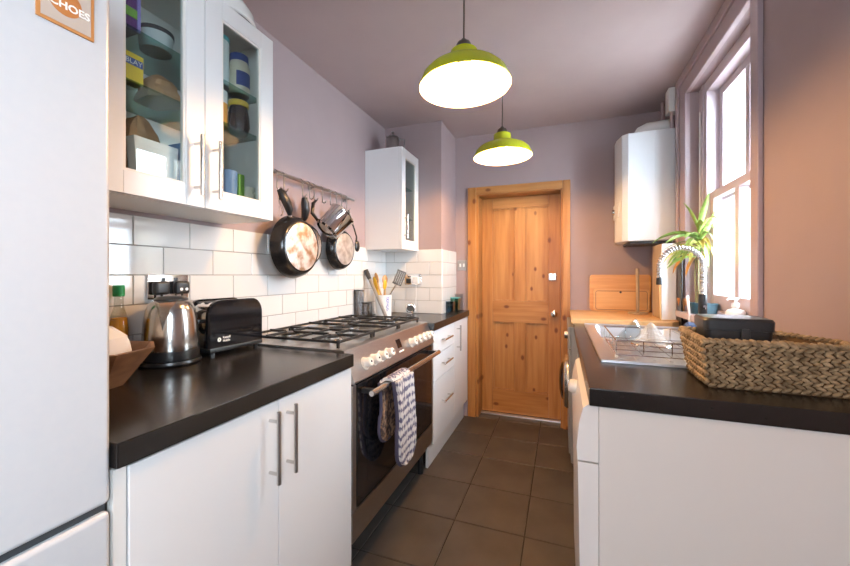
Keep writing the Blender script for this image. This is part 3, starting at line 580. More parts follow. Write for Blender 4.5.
for i in range(3):
    MB().cyl((kx+.07*math.cos(i*2.1), ky+.07*math.sin(i*2.1), WT), (kx+.07*math.cos(i*2.1), ky+.07*math.sin(i*2.1), WT+.005), .008, n=8).build('foot', 'black_plastic', t)
# toaster: long axis along the wall, slightly turned
TC = Vector((-1.264, 1.106, WT)); TM = Matrix.Translation(TC) @ Matrix.Rotation(math.radians(-2), 4, 'Z') @ Matrix.Diagonal((1, .95, 1, 1))
t = thing('toaster', 'glossy black two slice toaster with steel ends', 'toaster', TC)
def arch(hw, h, r_, z0, n=8):
    pts = [(-hw, z0)]
    for i in range(n+1):
        a = PI-PI/2*i/n; pts.append((-hw+r_+r_*math.cos(a), h-r_+r_*math.sin(a)))
    for i in range(n+1):
        a = PI/2-PI/2*i/n; pts.append((hw-r_+r_*math.cos(a), h-r_+r_*math.sin(a)))
    return pts+[(hw, z0)]
# centre steel body: arch profile in the Y-Z plane
MB().loft([[Vector((x, a, z)) for a, z in arch(.124, .196, .05, .028)] for x in (-.05, .052)]).xf(TM).build('body', 'chrome', t)
for (x0, x1) in ((.048, .066), (-.066, -.048)):
    MB().loft([[Vector((x, a*k, .028+(z-.028)*k2)) for a, z in arch(.130, .205, .055, .028)] for x, k, k2 in ((x0, 1, 1), ((x0+x1)/2+(.004 if x0 > 0 else -.004), 1, 1), (x1 if x0 > 0 else x0, .965, .97))] if x0 > 0 else [[Vector((x, a*k, .028+(z-.028)*k2)) for a, z in arch(.130, .205, .055, .028)] for x, k, k2 in ((x1, 1, 1), (x0+.005, 1, 1), (x0, .965, .97))]).xf(TM).build('side_shell', 'black_gloss', t)
B(-.068, .068, -.128, .128, .012, .030, bev=.005).xf(TM).build('base', 'black_plastic', t)
for y in (-.02, .022): B(-.03+y, -.012+y, -.095, .095, .194, .1975).xf(TM).build('slot', 'seal_dark', t, smooth=False)
B(-.012, .012, -.150, -.124, .12, .135, bev=.003).xf(TM).build('lever', 'black_plastic', t)
for x in (-.05, .05):
    for y in (-.105, .105): MB().cyl((x, y, 0), (x, y, .014), .009, n=10).xf(TM).build('foot', 'black_plastic', t)
lettering('Russell\nHobbs', .0125, TM @ face_px(-.055, .058, .0672), 'print_white', t, bold=.0002); lettering('R', .009, TM @ face_px(-.087, .058, .0678), 'seal_dark', t); MB().cyl((.0655, -.087, .058), (.0672, -.087, .058), .008, n=20).xf(TM).build('emblem', 'print_white', t, smooth=False)
# chrome double socket with plugs
t = thing('double_socket', 'chrome double socket on the tiles above the kettle', 'socket', (XL, .926, 1.13))
SX = XL+.008
B(SX, SX+.008, .853, .999, 1.125, 1.211, bev=.002).build('plate', 'chrome', t)
for y in (.905, .95): B(SX+.008, SX+.012, y-.005, y+.005, 1.185, 1.20).build('switch', 'black_plastic', t, smooth=False)
for (y, lb) in ((.888, 'rounded black plug in the near half of the chrome socket'), (.962, 'black plug with pale dots in the far half of the chrome socket')):
    p = thing('plug', lb, 'plug', (SX, y, 1.14)); B(SX+.008, SX+.036, y-.026, y+.026, 1.140, 1.188, bev=.010, seg=3).build('body', 'black_plastic', p)
    if y > .9:
        for dy in (-.010, .010): MB().cyl((SX+.035, y+dy, 1.158), (SX+.0375, y+dy, 1.158), .0055, n=12).build('dot', 'print_white', p)
    MB().tube([(SX+.025, y, 1.142), (SX+.028, y+.004, 1.09), (SX+.020, y+.006, 1.03), (SX+.02, y+.01, .925)], .0035).build('cable', 'black_plastic', p)
# ------------------------------------------------------------------ hanging rail, hooks, pans
RX, RZ = -1.298, 1.708
t = thing('hanging_rail', 'steel utensil rail on the left wall above the cooker', 'rail', (RX, 1.76, RZ))
MB().cyl((RX, 1.30, RZ), (RX, 2.13, RZ), .0085, n=12, bev=.002).build('bar', 'steel_dark', t)
for y in (1.38, 1.74, 2.09): MB().cyl((XL, y, RZ), (RX, y, RZ), .006, n=10).cyl((XL, y, RZ), (XL+.006, y, RZ), .018, n=16).build('bracket', 'steel_dark', t)
def hook(y, label, dz=.085):
    pts = []
    for i in range(9): a = PI*(1.15-1.15*i/8); pts.append((RX+.0095*math.cos(a), y, RZ+.0095*math.sin(a)))
    zb = RZ-dz+.012; pts.append((RX+.0095, y, RZ-.02))
    for i in range(9): a = -PI*1.05*i/8+0; pts.append((RX+.014+.0125*math.cos(a+PI)*-1*-1 , y+.002*i/8, zb+.0125*math.sin(-a+PI)*1)) if 0 else pts.append((RX+.0095+.0125-.0125*math.cos(PI*1.05*i/8), y, zb-.0125*math.sin(PI*1.05*i/8)))
    tag(MB().tube(pts, .0030, n=6).build('hook', 'steel_dark', origin=(RX, y, RZ)), label, 'hook', 'S hooks on the rail')
for y, q in ((1.36, 'nearest the large wall cabinet'), (1.66, 'left of the steel saucepan'), (1.775, 'just right of the steel saucepan'), (1.915, 'just right of the small pan'), (1.968, 'left of the black ladle')): hook(y, 'empty steel S hook on the rail '+q)
hook(1.415, 'steel S hook holding the whisk'); hook(1.463, 'steel S hook holding the large frying pan'); hook(1.60, 'steel S hook holding the half hidden frying pan'); hook(1.70, 'steel S hook holding the steel saucepan'); hook(1.852, 'steel S hook holding the small pan'); hook(2.03, 'steel S hook holding the black ladle')
def frypan(name, label, ctr, R_, Rb, depth, hdir, hlen, bottom, hookp, tilt=0):
    """hangs with its outside base towards the room (+X)"""
    x, y, z = ctr; t = thing(name, label, 'pan', ctr)
    MB().lathe([(0, 0), (Rb, 0), (Rb+.006, -.004), ((Rb+R_)/2+.006, -depth*.45), (R_, -depth), (R_-.004, -depth), ((Rb+R_)/2, -depth*.45), (Rb, -.006), (0, -.006)], ctr, (1, 0, 0), 48).build('body', 'black_enamel', t)
    MB().lathe([(Rb*.94, .0006), (Rb*.90, .0016), (0, .0016)], ctr, (1, 0, 0), 40).build('base_disc', bottom, t)
    d = Vector((0, *hdir)).normalized(); s_ = Vector((x-depth*.75, y, z))+d*(R_-.008); up = Vector(hookp)
    mid = (s_+up)/2+Vector((.012, 0, 0))
    MB().tube([s_-d*.02, s_+d*.02], .010, n=10).build('ferrule', 'steel_satin', t)
    MB().tube([s_+d*.012, s_*.75+up*.25+Vector((.010, 0, 0)), mid, s_*.2+up*.8+Vector((.006, 0, 0)), up+Vector((0, 0, 0))], [.011, .018, .022, .021, .014], n=10).build('handle', 'black_plastic', t)
frypan('frying_pan', 'large black frying pan with a burnt copper coloured base', (-1.21, 1.505, 1.350), .158, .126, .060, (-.25, .97), .14, 'pan_worn', (-1.272, 1.413, 1.622))
frypan('frying_pan', 'black frying pan half hidden behind the large frying pan', (-1.278, 1.655, 1.372), .125, .10, .045, (-.2, .98), .12, 'pan_worn_grey', (-1.275, 1.60, 1.620))
frypan('small_pan', 'small black pan with a pale worn base', (-1.240, 1.935, 1.368), .128, .102, .05, (-.25, .97), .12, 'pan_worn_grey', (-1.276, 1.852, 1.60))
t = thing('saucepan', 'shiny steel saucepan hanging between the black pans', 'saucepan', (-1.21, 1.70, 1.50))
ax = Vector((.30, .42, .55)).normalized()
MB().lathe([(0, -.07), (.060, -.07), (.069, -.060), (.073, .06), (.079, .068), (.076, .070), (.069, .06), (.064, -.055), (0, -.06)], (-1.175, 1.725, 1.50), ax, 40).build('body', 'chrome', t)
MB().tube([(-1.255, 1.70, 1.50), (-1.268, 1.655, 1.545), (-1.272, 1.668, 1.60), (-1.276, 1.70, 1.622)], [.008, .010, .010, .006], n=10).build('handle', 'black_plastic', t)
t = thing('ladle', 'slim black ladle at the far end of the rail', 'ladle', (-1.275, 2.03, 1.40)); MB().tube([(-1.275, 2.03, 1.622), (-1.27, 2.04, 1.58), (-1.262, 2.075, 1.51), (-1.262, 2.105, 1.46), (-1.268, 2.11, 1.43)], [.004, .006, .005, .005, .007], n=8).build('handle', 'black_plastic', t); MB().ell((-1.262, 2.112, 1.40), (.012, .030, .038), nu=14, nv=8).build('bowl', 'black_plastic', t)
t = thing('whisk', 'chrome whisk hanging beside the wall cabinet', 'whisk', (-1.275, 1.415, 1.45)); MB().tube([(-1.276, 1.415, 1.625), (-1.276, 1.415, 1.572)], .006, n=8).build('handle', 'chrome', t)
for k in range(4):
    a = PI*k/4; ca, sa = math.cos(a), math.sin(a); MB().tube([(-1.276+ca*.020*math.sin(PI*s_/12)*(1 if 1 else 0)*(-1 if 0 else 1), 1.415+sa*.020*math.sin(PI*s_/12), 1.572-.078*math.sin(PI*s_/24)) for s_ in range(13)], .0012, n=5).build('wire', 'chrome', t)
# ------------------------------------------------------------------ far left worktop items
def tumbler(name, label, x, y, r_, h, mat, sides=24):
    t = thing(name, label, 'glass', (x, y, WT)); MB().lathe([(0, 0), (r_*.95, 0), (r_, .004), (r_, h), (r_-.003, h), (r_-.004, .010), (0, .010)], (x, y, WT), n=sides).build('body', mat, t); MB().lathe([(r_-.003, h-.001), (r_+.001, h), (r_+.001, h+.003), (r_-.003, h+.003)], (x, y, WT), n=sides).build('rim', mat, t)
def acrylic(name, label, x0, x1, y0, y1, h, mat, lid):
    t = thing(name, label, 'jar', ((x0+x1)/2, (y0+y1)/2, WT)); q = .004
    MB().box(x0, x1, y0, y1, WT, WT+.008).box(x0, x0+q, y0, y1, WT+.008, WT+h).box(x1-q, x1, y0, y1, WT+.008, WT+h).box(x0+q, x1-q, y0, y0+q, WT+.008, WT+h).box(x0+q, x1-q, y1-q, y1, WT+.008, WT+h).build('body', mat, t, smooth=False); B(x0-.001, x1+.001, y0-.001, y1+.001, WT+h, WT+h+.008, bev=.002).build('lid', lid, t)
acrylic('smoked_jar', 'tall smoked glass jar against the tiles behind the hob', -1.335, -1.285, 2.19, 2.24, .19, 'smoke_glass', 'charcoal_plastic')
acrylic('smoked_jar', 'short smoked glass jar beside the utensil pot', -1.275, -1.225, 2.20, 2.25, .105, 'smoke_glass', 'charcoal_plastic')
ux, uy = -1.225, 2.42
t = thing('utensil_pot', 'white ceramic utensil pot with blue marks on its side', 'pot', (ux, uy, WT)); MB().lathe([(0, 0), (.055, 0), (.058, .004), (.060, .155), (.055, .155), (.053, .008), (0, .008)], (ux, uy, WT), n=32).build('body', 'ceramic_white', t)
for k, (a0, zz) in enumerate(((-.55, .050), (-.62, .072), (-.52, .094), (-.60, .116), (-.56, .134))):     # a column of small blue brush marks
    pts = [(ux+.0603*math.cos(a0+.16*math.cos(q)), uy+.0603*math.sin(a0+.16*math.cos(q)), WT+zz+.008*math.sin(q)) for q in [6.28*h/10*(.75+.05*k) for h in range(11)]]
    MB().tube(pts, .0022, n=5).build('blue_mark', 'delft_blue', t)
def stick(name, label, cat, p0, p1, r0, r1, mat, head=None):
    t = thing(name, label, cat, p0); MB().tube([p0, tuple((a+b_)/2 for a, b_ in zip(p0, p1)), p1], [r0, (r0+r1)/2, r1], n=10).build('handle', mat, t)
    if head:
        kind, rad, hm = head; d = (Vector(p1)-Vector(p0)).normalized(); ctr = Vector(p1)+d*rad[2]*.8
        R3 = d.to_track_quat('Z', 'Y').to_matrix() @ Matrix.Rotation(math.radians(50), 3, 'Z')
        MB().ell(ctr, rad, R3, 14, 8).build('head', hm, t)
stick('wooden_spoon', 'wooden spoon leaning left in the utensil pot', 'spoon', (ux+.01, uy+.01, WT+.02), (ux-.05, uy+.005, WT+.245), .008, .008, 'spoon_wood', ('e', (.027, .009, .042), 'spoon_wood'))
stick('wooden_spoon', 'wooden spoon standing in the middle of the utensil pot', 'spoon', (ux, uy+.01, WT+.02), (ux-.005, uy+.03, WT+.235), .008, .008, 'spoon_wood', ('e', (.025, .008, .036), 'spoon_wood'))
stick('spatula', 'mustard yellow spatula in the utensil pot', 'spatula', (ux+.02, uy-.03, WT+.02), (ux-.03, uy-.042, WT+.195), .010, .011, 'mustard', ('e', (.021, .008, .055), 'mustard'))
stick('wooden_spoon', 'wooden spoon leaning towards the pier in the utensil pot', 'spoon', (ux+.012, uy-.01, WT+.02), (ux+.030, uy-.040, WT+.20), .007, .008, 'spoon_wood', ('e', (.023, .008, .036), 'mustard'))
t = thing('slotted_turner', 'steel slotted turner leaning right in the utensil pot', 'turner', (ux, uy, WT+.02)); MB().tube([(ux-.02, uy-.01, WT+.02), (ux+.06, uy+.02, WT+.185), (ux+.085, uy+.03, WT+.225)], .005, n=8).build('handle', 'steel_satin', t)
TT4 = Matrix.Translation((ux+.11, uy+.035, WT+.28)) @ Matrix.Rotation(math.radians(24), 4, 'Y') @ Matrix.Rotation(math.radians(15), 4, 'Z'); mb = MB()
for k in range(5): mb.box(-.032+k*.0143, -.032+k*.0143+.0115, -.0015, .0015, -.05, .05)
mb.box(-.034, .036, -.0015, .0015, .045, .056).box(-.034, .036, -.0015, .0015, -.056, -.045); mb.xf(TT4).build('blade', 'steel_satin', t, smooth=False)
t = thing('sharpening_steel', 'long grey knife sharpener leaning on the white utensil pot', 'sharpener', (ux+.07, uy-.08, WT)); p0, p1 = Vector((ux+.068, uy-.095, WT+.006)), Vector((ux-.105, uy-.075, WT+.335)); MB().tube([p0, p0.lerp(p1, .55), p0.lerp(p1, .8)], .012, n=10).build('rod', 'steel_dark', t); MB().tube([p0.lerp(p1, .8), p0.lerp(p1, .9), p1], [.014, .018, .016], n=10).build('handle', 'charcoal_plastic', t)
t = thing('kitchen_timer', 'small round chrome timer standing before the pier tiles', 'timer', (-1.10, 2.63, WT)); MB().lathe([(.030, -.012), (.037, -.008), (.037, .008), (.030, .012), (.026, .012), (.026, -.012), (.030, -.012)], (-1.10, 2.63, WT+.043), (.35, -1, 0), 28).build('ring', 'chrome', t); MB().cyl((-1.10+.003, 2.63-.009, WT+.043), (-1.10-.003, 2.63+.009, WT+.043), .026, n=24).build('face', 'seal_dark', t); B(-1.118, -1.082, 2.615, 2.645, WT, WT+.008, bev=.002).build('foot', 'chrome', t)
acrylic('glass_candle_holder', 'dark blue square glass holder at the worktop end', -.858, -.798, 2.775, 2.835, .085, 'teal_dark_glass', 'teal_dark_glass'); acrylic('glass_candle_holder', 'teal square glass holder behind the dark blue one', -.850, -.785, 2.875, 2.94, .11, 'teal_glass', 'teal_solid'); acrylic('glass_jar', 'clear glass jar nearest the door casing', -.845, -.785, 2.985, 3.045, .135, 'clear_glass', 'clear_glass')
t = thing('double_socket', 'chrome double socket on the pier tiles', 'socket', (-1.10, NY, 1.135)); B(-1.173, -1.032, NY-.016, NY-.008, 1.133, 1.217, bev=.002).build('plate', 'chrome', t)
for x in (-1.14, -1.125): B(x-.004, x+.004, NY-.019, NY-.016, 1.19, 1.203).build('switch', 'black_plastic', t, smooth=False)
B(-1.158, -1.118, NY-.0165, NY-.0158, 1.142, 1.182).build('insert', 'charcoal_plastic', t, smooth=False)
p = thing('plug', 'white plug in the chrome socket on the pier', 'plug', (-1.065, NY, 1.14)); B(-1.092, -1.045, NY-.05, NY-.016, 1.14, 1.195, bev=.006).build('body', 'pvc_white', p); MB().tube([(-1.068, NY-.03, 1.142), (-1.068, NY-.032, 1.05), (-1.075, NY-.028, .925)], .003).build('cable', 'pvc_white', p)
t = thing('light_switch', 'chrome light switch left of the pine door', 'light switch', (-.808, YB, 1.25)); B(-.850, -.768, YB-.008, YB, 1.25, 1.338, bev=.002).build('plate', 'steel_dark', t)
for x in (-.825, -.793): B(x-.007, x+.007, YB-.013, YB-.008, 1.28, 1.308, bev=.002).build('rocker', 'pvc_white', t)
# ------------------------------------------------------------------ right run
tag(B(.094, XR, 1.088, 1.106, 0, .862, bev=.001).build('end_panel', 'panel_white'), 'plain white end panel below the basket', 'panel')
RW0, RW1 = 1.068, 2.468
SBX0, SBX1, SBY0, SBY1 = .175, .555, 1.90, 2.36
mb = MB().box(.068, XR-.001, RW0, SBY0, .862, WT, bev=.003).box(.068, SBX0, SBY0, SBY1, .862, WT).box(SBX1, XR-.001, SBY0, SBY1, .862, WT).box(.068, XR-.001, SBY1, RW1, .862, WT)
tag(mb.build('worktop', 'worktop_black'), 'black woodgrain worktop holding the sink and basket', 'worktop')
t = thing('dishwasher', 'white dishwasher at the near end of the right run', 'dishwasher', (.36, 1.41, 0))
B(.10, .66, 1.112, 1.705, .03, .850, bev=.003).build('body', 'appliance_white', t)
def yprof(prof, y0, y1): return MB().loft([[Vector((x, y, z)) for x, z in prof] for y in (y0, y1)])
yprof([(.093, .70), (.093, .856), (.068, .856), (.054, .845), (.044, .80), (.038, .735), (.040, .70)], 1.100, 1.708).build('control_panel', 'appliance_white', t, angle=25)
yprof([(.093, .11), (.093, .695), (.041, .695), (.046, .40), (.048, .11)], 1.100, 1.708).build('door', 'appliance_white', t, angle=25)
B(.10, .12, 1.112, 1.705, .0, .10).build('kick_plate', 'panel_white', t, smooth=False)
MB().lathe([(.024, 0), (.024, .012), (.020, .024), (0, .026)], (.047, 1.42, .812), (-1, 0, .15), 20).build('dial', 'knob_cream', t)
t = thing('sink_cabinet', 'white cupboard under the sink', 'cabinet', (.38, 2.08, 0)); B(.13, .66, 1.712, 2.44, .10, .66).build('body', 'panel_white', t, smooth=False); B(.15, .165, 1.712, 2.44, 0, .10).build('plinth', 'panel_white', t, smooth=False)
for (y0, y1) in ((1.714, 2.075), (2.078, 2.438)):
    dd = B(.11, .129, y0, y1, .105, .858, bev=.0015).build('door', 'cabinet_white', t); hy = 2.045 if y0 < 2 else 2.108; bar_handle(dd, (.082, hy, .62), (.082, hy, .81), (.028, 0, 0))
t = thing('washing_machine', 'silver grey washing machine with bulging round door beside the pine door', 'washing machine', (.35, 2.76, 0))
B(.052, .62, 2.475, 3.06, .03, .885, bev=.006).build('body', 'washer_grey', t); B(.036, .053, 2.475, 3.06, .745, .885, bev=.006).build('control_panel', 'washer_grey', t); B(.040, .053, 2.475, 3.06, .09, .742, bev=.005).build('front_panel', 'washer_grey', t)
pd = MB().lathe([(.185, 0), (.185, .010), (.175, .026), (.15, .034), (.14, .030)], (.041, 2.77, .47), (-1, 0, 0), 40).build('porthole_ring', 'steel_satin', t); MB().lathe([(.145, .02), (.12, .045), (.07, .058), (0, .062)], (.041, 2.77, .47), (-1, 0, 0), 36).build('porthole_glass', 'black_gloss', pd)
MB().lathe([(.028, 0), (.026, .022), (0, .024)], (.037, 2.62, .815), (-1, 0, 0), 20).build('dial', 'steel_satin', t)
for (x, y) in ((.08, 2.51), (.08, 3.02), (.58, 2.51), (.58, 3.02)): MB().cyl((x, y, 0), (x, y, .032), .02, n=12).build('foot', 'black_plastic', t)
tag(MB().prism([(.055, 2.475), (.60, 2.50), (.66, 2.56), (.66, YB-.002), (.055, YB-.002)], .905, .938, bev=.004).build('wooden_worktop', 'beech_top'), 'pale wooden top over the washing machine', 'worktop')
# sink
t = thing('sink', 'stainless steel inset sink with ribbed drainer', 'sink', (.37, 1.9, WT)); z0, z1 = WT, WT+.006
mb = MB().box(.125, .62, 1.395, SBY0, z0, z1, bev=.002).box(.125, SBX0, SBY0, SBY1, z0, z1).box(SBX1, .62, SBY0, SBY1, z0, z1).box(.125, .62, SBY1, 2.42, z0, z1, bev=.002); mb.build('deck', 'sink_steel', t)
mb = MB().box(.125, .133, 1.395, 2.42, z1, z1+.004, bev=.0015).box(.612, .62, 1.395, 2.42, z1, z1+.004, bev=.0015).box(.125, .62, 1.395, 1.403, z1, z1+.004, bev=.0015).box(.125, .62, 2.412, 2.42, z1, z1+.004, bev=.0015); mb.build('rim', 'sink_steel', t)
def rr(x0, x1, y0, y1, r_, z, n=5):
    P = []
    for (cx_, cy_, a0) in ((x1-r_, y1-r_, 0), (x0+r_, y1-r_, PI/2), (x0+r_, y0+r_, PI), (x1-r_, y0+r_, 1.5*PI)):
        for i in range(n+1): a = a0+PI/2*i/n; P.append(Vector((cx_+r_*math.cos(a), cy_+r_*math.sin(a), z)))
    return P
mb = MB(); bx = [rr(SBX0-.002, SBX1+.002, SBY0-.002, SBY1+.002, .03, z1+.001), rr(SBX0+.002, SBX1-.002, SBY0+.002, SBY1-.002, .04, WT-.01), rr(SBX0+.008, SBX1-.008, SBY0+.008, SBY1-.008, .05, WT-.15), rr(SBX0+.03, SBX1-.03, SBY0+.03, SBY1-.03, .05, WT-.165)]
rs = [[mb.bm.verts.new(p) for p in r_] for r_ in bx]; mb.skin(rs); mb.bm.faces.new(rs[-1]); mb.build('bowl', 'sink_steel', t); MB().cyl((.365, 2.13, WT-.165), (.365, 2.13, WT-.162), .035).build('drain', 'chrome', t)
for k in range(8): B(.19+k*.05, .202+k*.05, 1.45, 1.84, z1, z1+.003, bev=.0012).build('drainer_rib', 'sink_steel', t)
# wire rack, sieve, glass bowl on the drainer
t = thing('dish_rack', 'low chrome wire dish rack on the sink drainer', 'dish rack', (.34, 1.65, z1)); zt, zb = z1+.062, z1+.012; x0, x1, y0, y1 = .18, .52, 1.46, 1.85
MB().tube([(x0, y0, zt), (x1, y0, zt), (x1, y1, zt), (x0, y1, zt)], .003, n=6, closed=True).build('top_wire', 'chrome', t); MB().tube([(x0, y0, zb), (x1, y0, zb), (x1, y1, zb), (x0, y1, zb)], .003, n=6, closed=True).build('bottom_wire', 'chrome', t)
for k in range(5):
    x = x0+(x1-x0)*k/4; MB().tube([(x, y0, zt), (x, y0, zb), (x, y1, zb), (x, y1, zt)], .002, n=6).build('wire', 'chrome', t)
for k in range(1, 4):
    y = y0+(y1-y0)*k/4; MB().tube([(x0, y, zt), (x0, y, zb), (x1, y, zb), (x1, y, zt)], .002, n=6).build('wire', 'chrome', t)
for (x, y) in ((x0, y0), (x1, y0), (x0, y1), (x1, y1)): MB().cyl((x, y, z1+.003), (x, y, zb), .005, n=8).build('foot', 'pvc_white', t)
t = thing('mesh_sieve', 'steel mesh sieve upturned in the dish rack', 'sieve', (.33, 1.68, zb)); sv = MB(); sc_ = Vector((.335, 1.70, zb)); sp_ = [(.070, .004), (.060, .018), (.048, .034), (.036, .050), (.024, .066), (.012, .082), (.003, .090)]
for k in range(22): sv.tube([sc_+Vector((r_*math.cos(2*PI*k/22), r_*math.sin(2*PI*k/22), z)) for r_, z in sp_], .0011, n=4)
for k in range(13):
    f_ = k/13*5.9; i_ = int(f_); g_ = f_-i_; r_ = sp_[i_][0]*(1-g_)+sp_[i_+1][0]*g_; z = sp_[i_][1]*(1-g_)+sp_[i_+1][1]*g_
    sv.tube([sc_+Vector((r_*math.cos(2*PI*q/24), r_*math.sin(2*PI*q/24), z)) for q in range(24)], .0011, n=4, closed=True)
sv.build('mesh', 'wire_dull', t); MB().lathe([(.070, .002), (.074, .004), (.070, .008)], (.335, 1.70, zb), n=32).build('rim', 'chrome', t)
t = thing('glass_bowl', 'clear glass bowl tilted on its side in the dish rack', 'bowl', (.235, 1.6, zb)); MB().lathe([(.0, -.032), (.02, -.031), (.044, -.014), (.054, .014), (.055, .022), (.053, .022), (.042, -.011), (.02, -.027), (0, -.028)], (.245, 1.60, zb+.060), (-.62, .12, .55), 32).build('shell', 'clear_glass', t)
# spring tap
fx, fy = .585, 1.96
t = thing('kitchen_tap', 'chrome spring neck kitchen tap with black handle', 'tap', (fx, fy, WT))
MB().cyl((fx, fy, z1), (fx, fy, z1+.012), .028, n=24, bev=.002).build('base', 'chrome', t); MB().cyl((fx, fy, z1+.012), (fx, fy, 1.125), .016, n=20, bev=.002).build('stem', 'black_plastic', t)
path = [(fx, fy, 1.12), (fx+.002, fy, 1.17)]
ra = .084; cxx = fx-ra+.002
for i in range(25):
    a = PI*i/24; path.append((cxx+ra*math.cos(a), fy, 1.245+ra*1.05*math.sin(a)))
path += [(fx-2*ra+.002, fy, 1.215), (fx-2*ra+.002, fy, 1.195)]
MB().tube(path, .0085, n=10).build('hose', 'steel_brushed', t)
# coil spring round the hose
L = [0]; P_ = [Vector(p) for p in path]
for a, b_ in zip(P_[:-1], P_[1:]): L.append(L[-1]+(b_-a).length)
def at(s_):
    for k in range(len(L)-1):
        if s_ <= L[k+1] or k == len(L)-2:
            f_ = (s_-L[k])/(L[k+1]-L[k]); return P_[k].lerp(P_[k+1], f_), (P_[k+1]-P_[k]).normalized()
turns = 36; coil = []
for i in range(turns*8+1):
    p, d = at(L[-1]*i/(turns*8)); n1 = Vector((0, 1, 0)); n2 = d.cross(n1); a = 2*PI*i/8; coil.append(p+n1*.0105*math.cos(a)+n2*.0105*math.sin(a))
MB().tube(coil, .0030, n=6).build('spring', 'chrome', t, angle=80)
nx_ = fx-2*ra+.002
sp = MB().cyl((nx_, fy, 1.198), (nx_, fy, 1.165), .012, .014, n=16, bev=.002).build('spray_head', 'black_plastic', t); MB().tube([(fx+.0, fy-.016, 1.06), (fx-.01, fy-.06, 1.075)], .006, n=10).build('lever', 'chrome', t)
# basket
random.seed(21)
bq = [(.352, 1.168), (.672, 1.172), (.664, 1.262), (.60, 1.385), (.36, 1.405)]      # rim outline
bc = Vector((.50, 1.28)); bb_ = [(.367, 1.186), (.655, 1.190), (.65, 1.26), (.59, 1.362), (.374, 1.366)]
t = thing('woven_basket', 'braided seagrass basket on the near end of the right worktop', 'basket', (.50, 1.28, WT)); BH = .128
mb = MB()
outer = [[Vector((*p, z)) for p in q] for q, z in ((bb_, WT), (bq, WT+BH))]; inner = [[Vector((bc.x+(p[0]-bc.x)*.955, bc.y+(p[1]-bc.y)*.93, z)) for p in q] for q, z in ((bq, WT+BH), (bb_, WT+.006))]
sh_ = lambda ring, k: [Vector((bc.x+(p.x-bc.x)*k, bc.y+(p.y-bc.y)*k, p.z)) for p in ring]
mb.loft([sh_(outer[0], .985), sh_(outer[1], .985), inner[0], inner[1]]); mb.build('lining', 'seagrass_core', t, smooth=False)
we = MB(); rows = 12
for k in range(5):
    b0, b1, t0, t1 = Vector(bb_[k]), Vector(bb_[(k+1) % 5]), Vector(bq[k]), Vector(bq[(k+1) % 5])
    for r_ in range(rows):
        f_ = (r_+.5)/rows; a, b_ = b0.lerp(t0, f_), b1.lerp(t1, f_); z = WT+.004+BH*f_*.97; ln = (b_-a).length; n_ = max(3, int(ln/.0185)); d2_ = (b_-a).normalized(); nrm2 = Vector((d2_.y, -d2_.x))
        yaw = math.atan2(d2_.y, d2_.x)
        for i in range(n_):
            s_ = (i+.5+(.5 if r_ % 2 else 0)*.6)/n_
            if s_ > 1.0: continue
            p = a.lerp(b_, s_) + nrm2*random.uniform(.001, .003)
            tilt = math.radians((27 if r_ % 2 else -27)+random.uniform(-4, 4))
            R3 = Matrix.Rotation(yaw, 3, 'Z') @ Matrix.Rotation(tilt, 3, 'Y')
            we.ell((p.x, p.y, z+random.uniform(-.001, .001)), (.0125*random.uniform(.94, 1.06), .0058, .0050*random.uniform(.92, 1.08)), R3, 8, 4)
            if r_ in (1, 3, 5, 7, 9):      # inside face strands
                p2 = a.lerp(b_, s_) - nrm2*.012; we.ell((p2.x, p2.y, z), (.014, .004, .0105), R3, 6, 4)
wv = we.build('weave', 'seagrass', t, angle=80); wv['kind'] = 'stuff'
rim = MB()
for k in range(5):
    a, b_ = Vector(bq[k]), Vector(bq[(k+1) % 5]); d2_ = (b_-a).normalized(); yaw = math.atan2(d2_.y, d2_.x); n_ = max(3, int((b_-a).length/.015))
    for i in range(n_+1):
        p = a.lerp(b_, i/n_); p = p+(bc-p)*.02; R3 = Matrix.Rotation(yaw, 3, 'Z') @ Matrix.Rotation(math.radians(28+random.uniform(-8, 8)), 3, 'Y')
        rim.ell((p.x, p.y, WT+BH-.001+random.uniform(-.001, .001)), (.0135, .009, .0062), R3, 8, 4)
rm = rim.build('rim', 'seagrass', t, angle=80)
t = thing('lunch_box', 'black plastic box with lid lying in the seagrass basket', 'box', (.45, 1.3, WT+.03))
def bxr(x0, x1, y0, y1, z, r_=.025): return rr(x0, x1, y0, y1, r_, z)
bxm = Matrix.Translation((.469, 1.333, 0)) @ Matrix.Rotation(math.radians(-4), 4, 'Z') @ Matrix.Translation((-.463, -1.33, 0)); rb = .016
MB().loft([bxr(.392, .534, 1.275, 1.385, WT+.04, rb), bxr(.386, .540, 1.269, 1.391, WT+.143, rb)]).xf(bxm).build('body', 'charcoal_plastic', t, angle=25)
MB().loft([bxr(.383, .543, 1.266, 1.394, WT+.144, rb), bxr(.382, .544, 1.265, 1.395, WT+.170, rb), bxr(.386, .540, 1.269, 1.391, WT+.177, rb), bxr(.394, .532, 1.277, 1.383, WT+.178, rb)]).xf(bxm).build('lid', 'charcoal_plastic', t, angle=25)
B(.465, .485, 1.259, 1.266, WT+.118, WT+.150, bev=.002).xf(bxm).build('clip', 'charcoal_plastic', t)
# boxing under the boiler and slim black tray
t = thing('pipe_boxing', 'upright white panel with wooden edge below the boiler', 'panel', (.60, 2.75, .938)); B(.565, .64, 2.585, 2.60, .94, 1.40, bev=.001).build('face', 'pvc_white', t); B(.565, .58, 2.60, 2.82, .94, 1.40, bev=.001).build('edge_board', 'pole_wood', t)
tag(B(.643, .652, 2.50, 2.58, WT+.001, 1.37, bev=.002).build('baking_tray', 'black_enamel'), 'slim black tray standing on edge beside the white panel', 'tray')
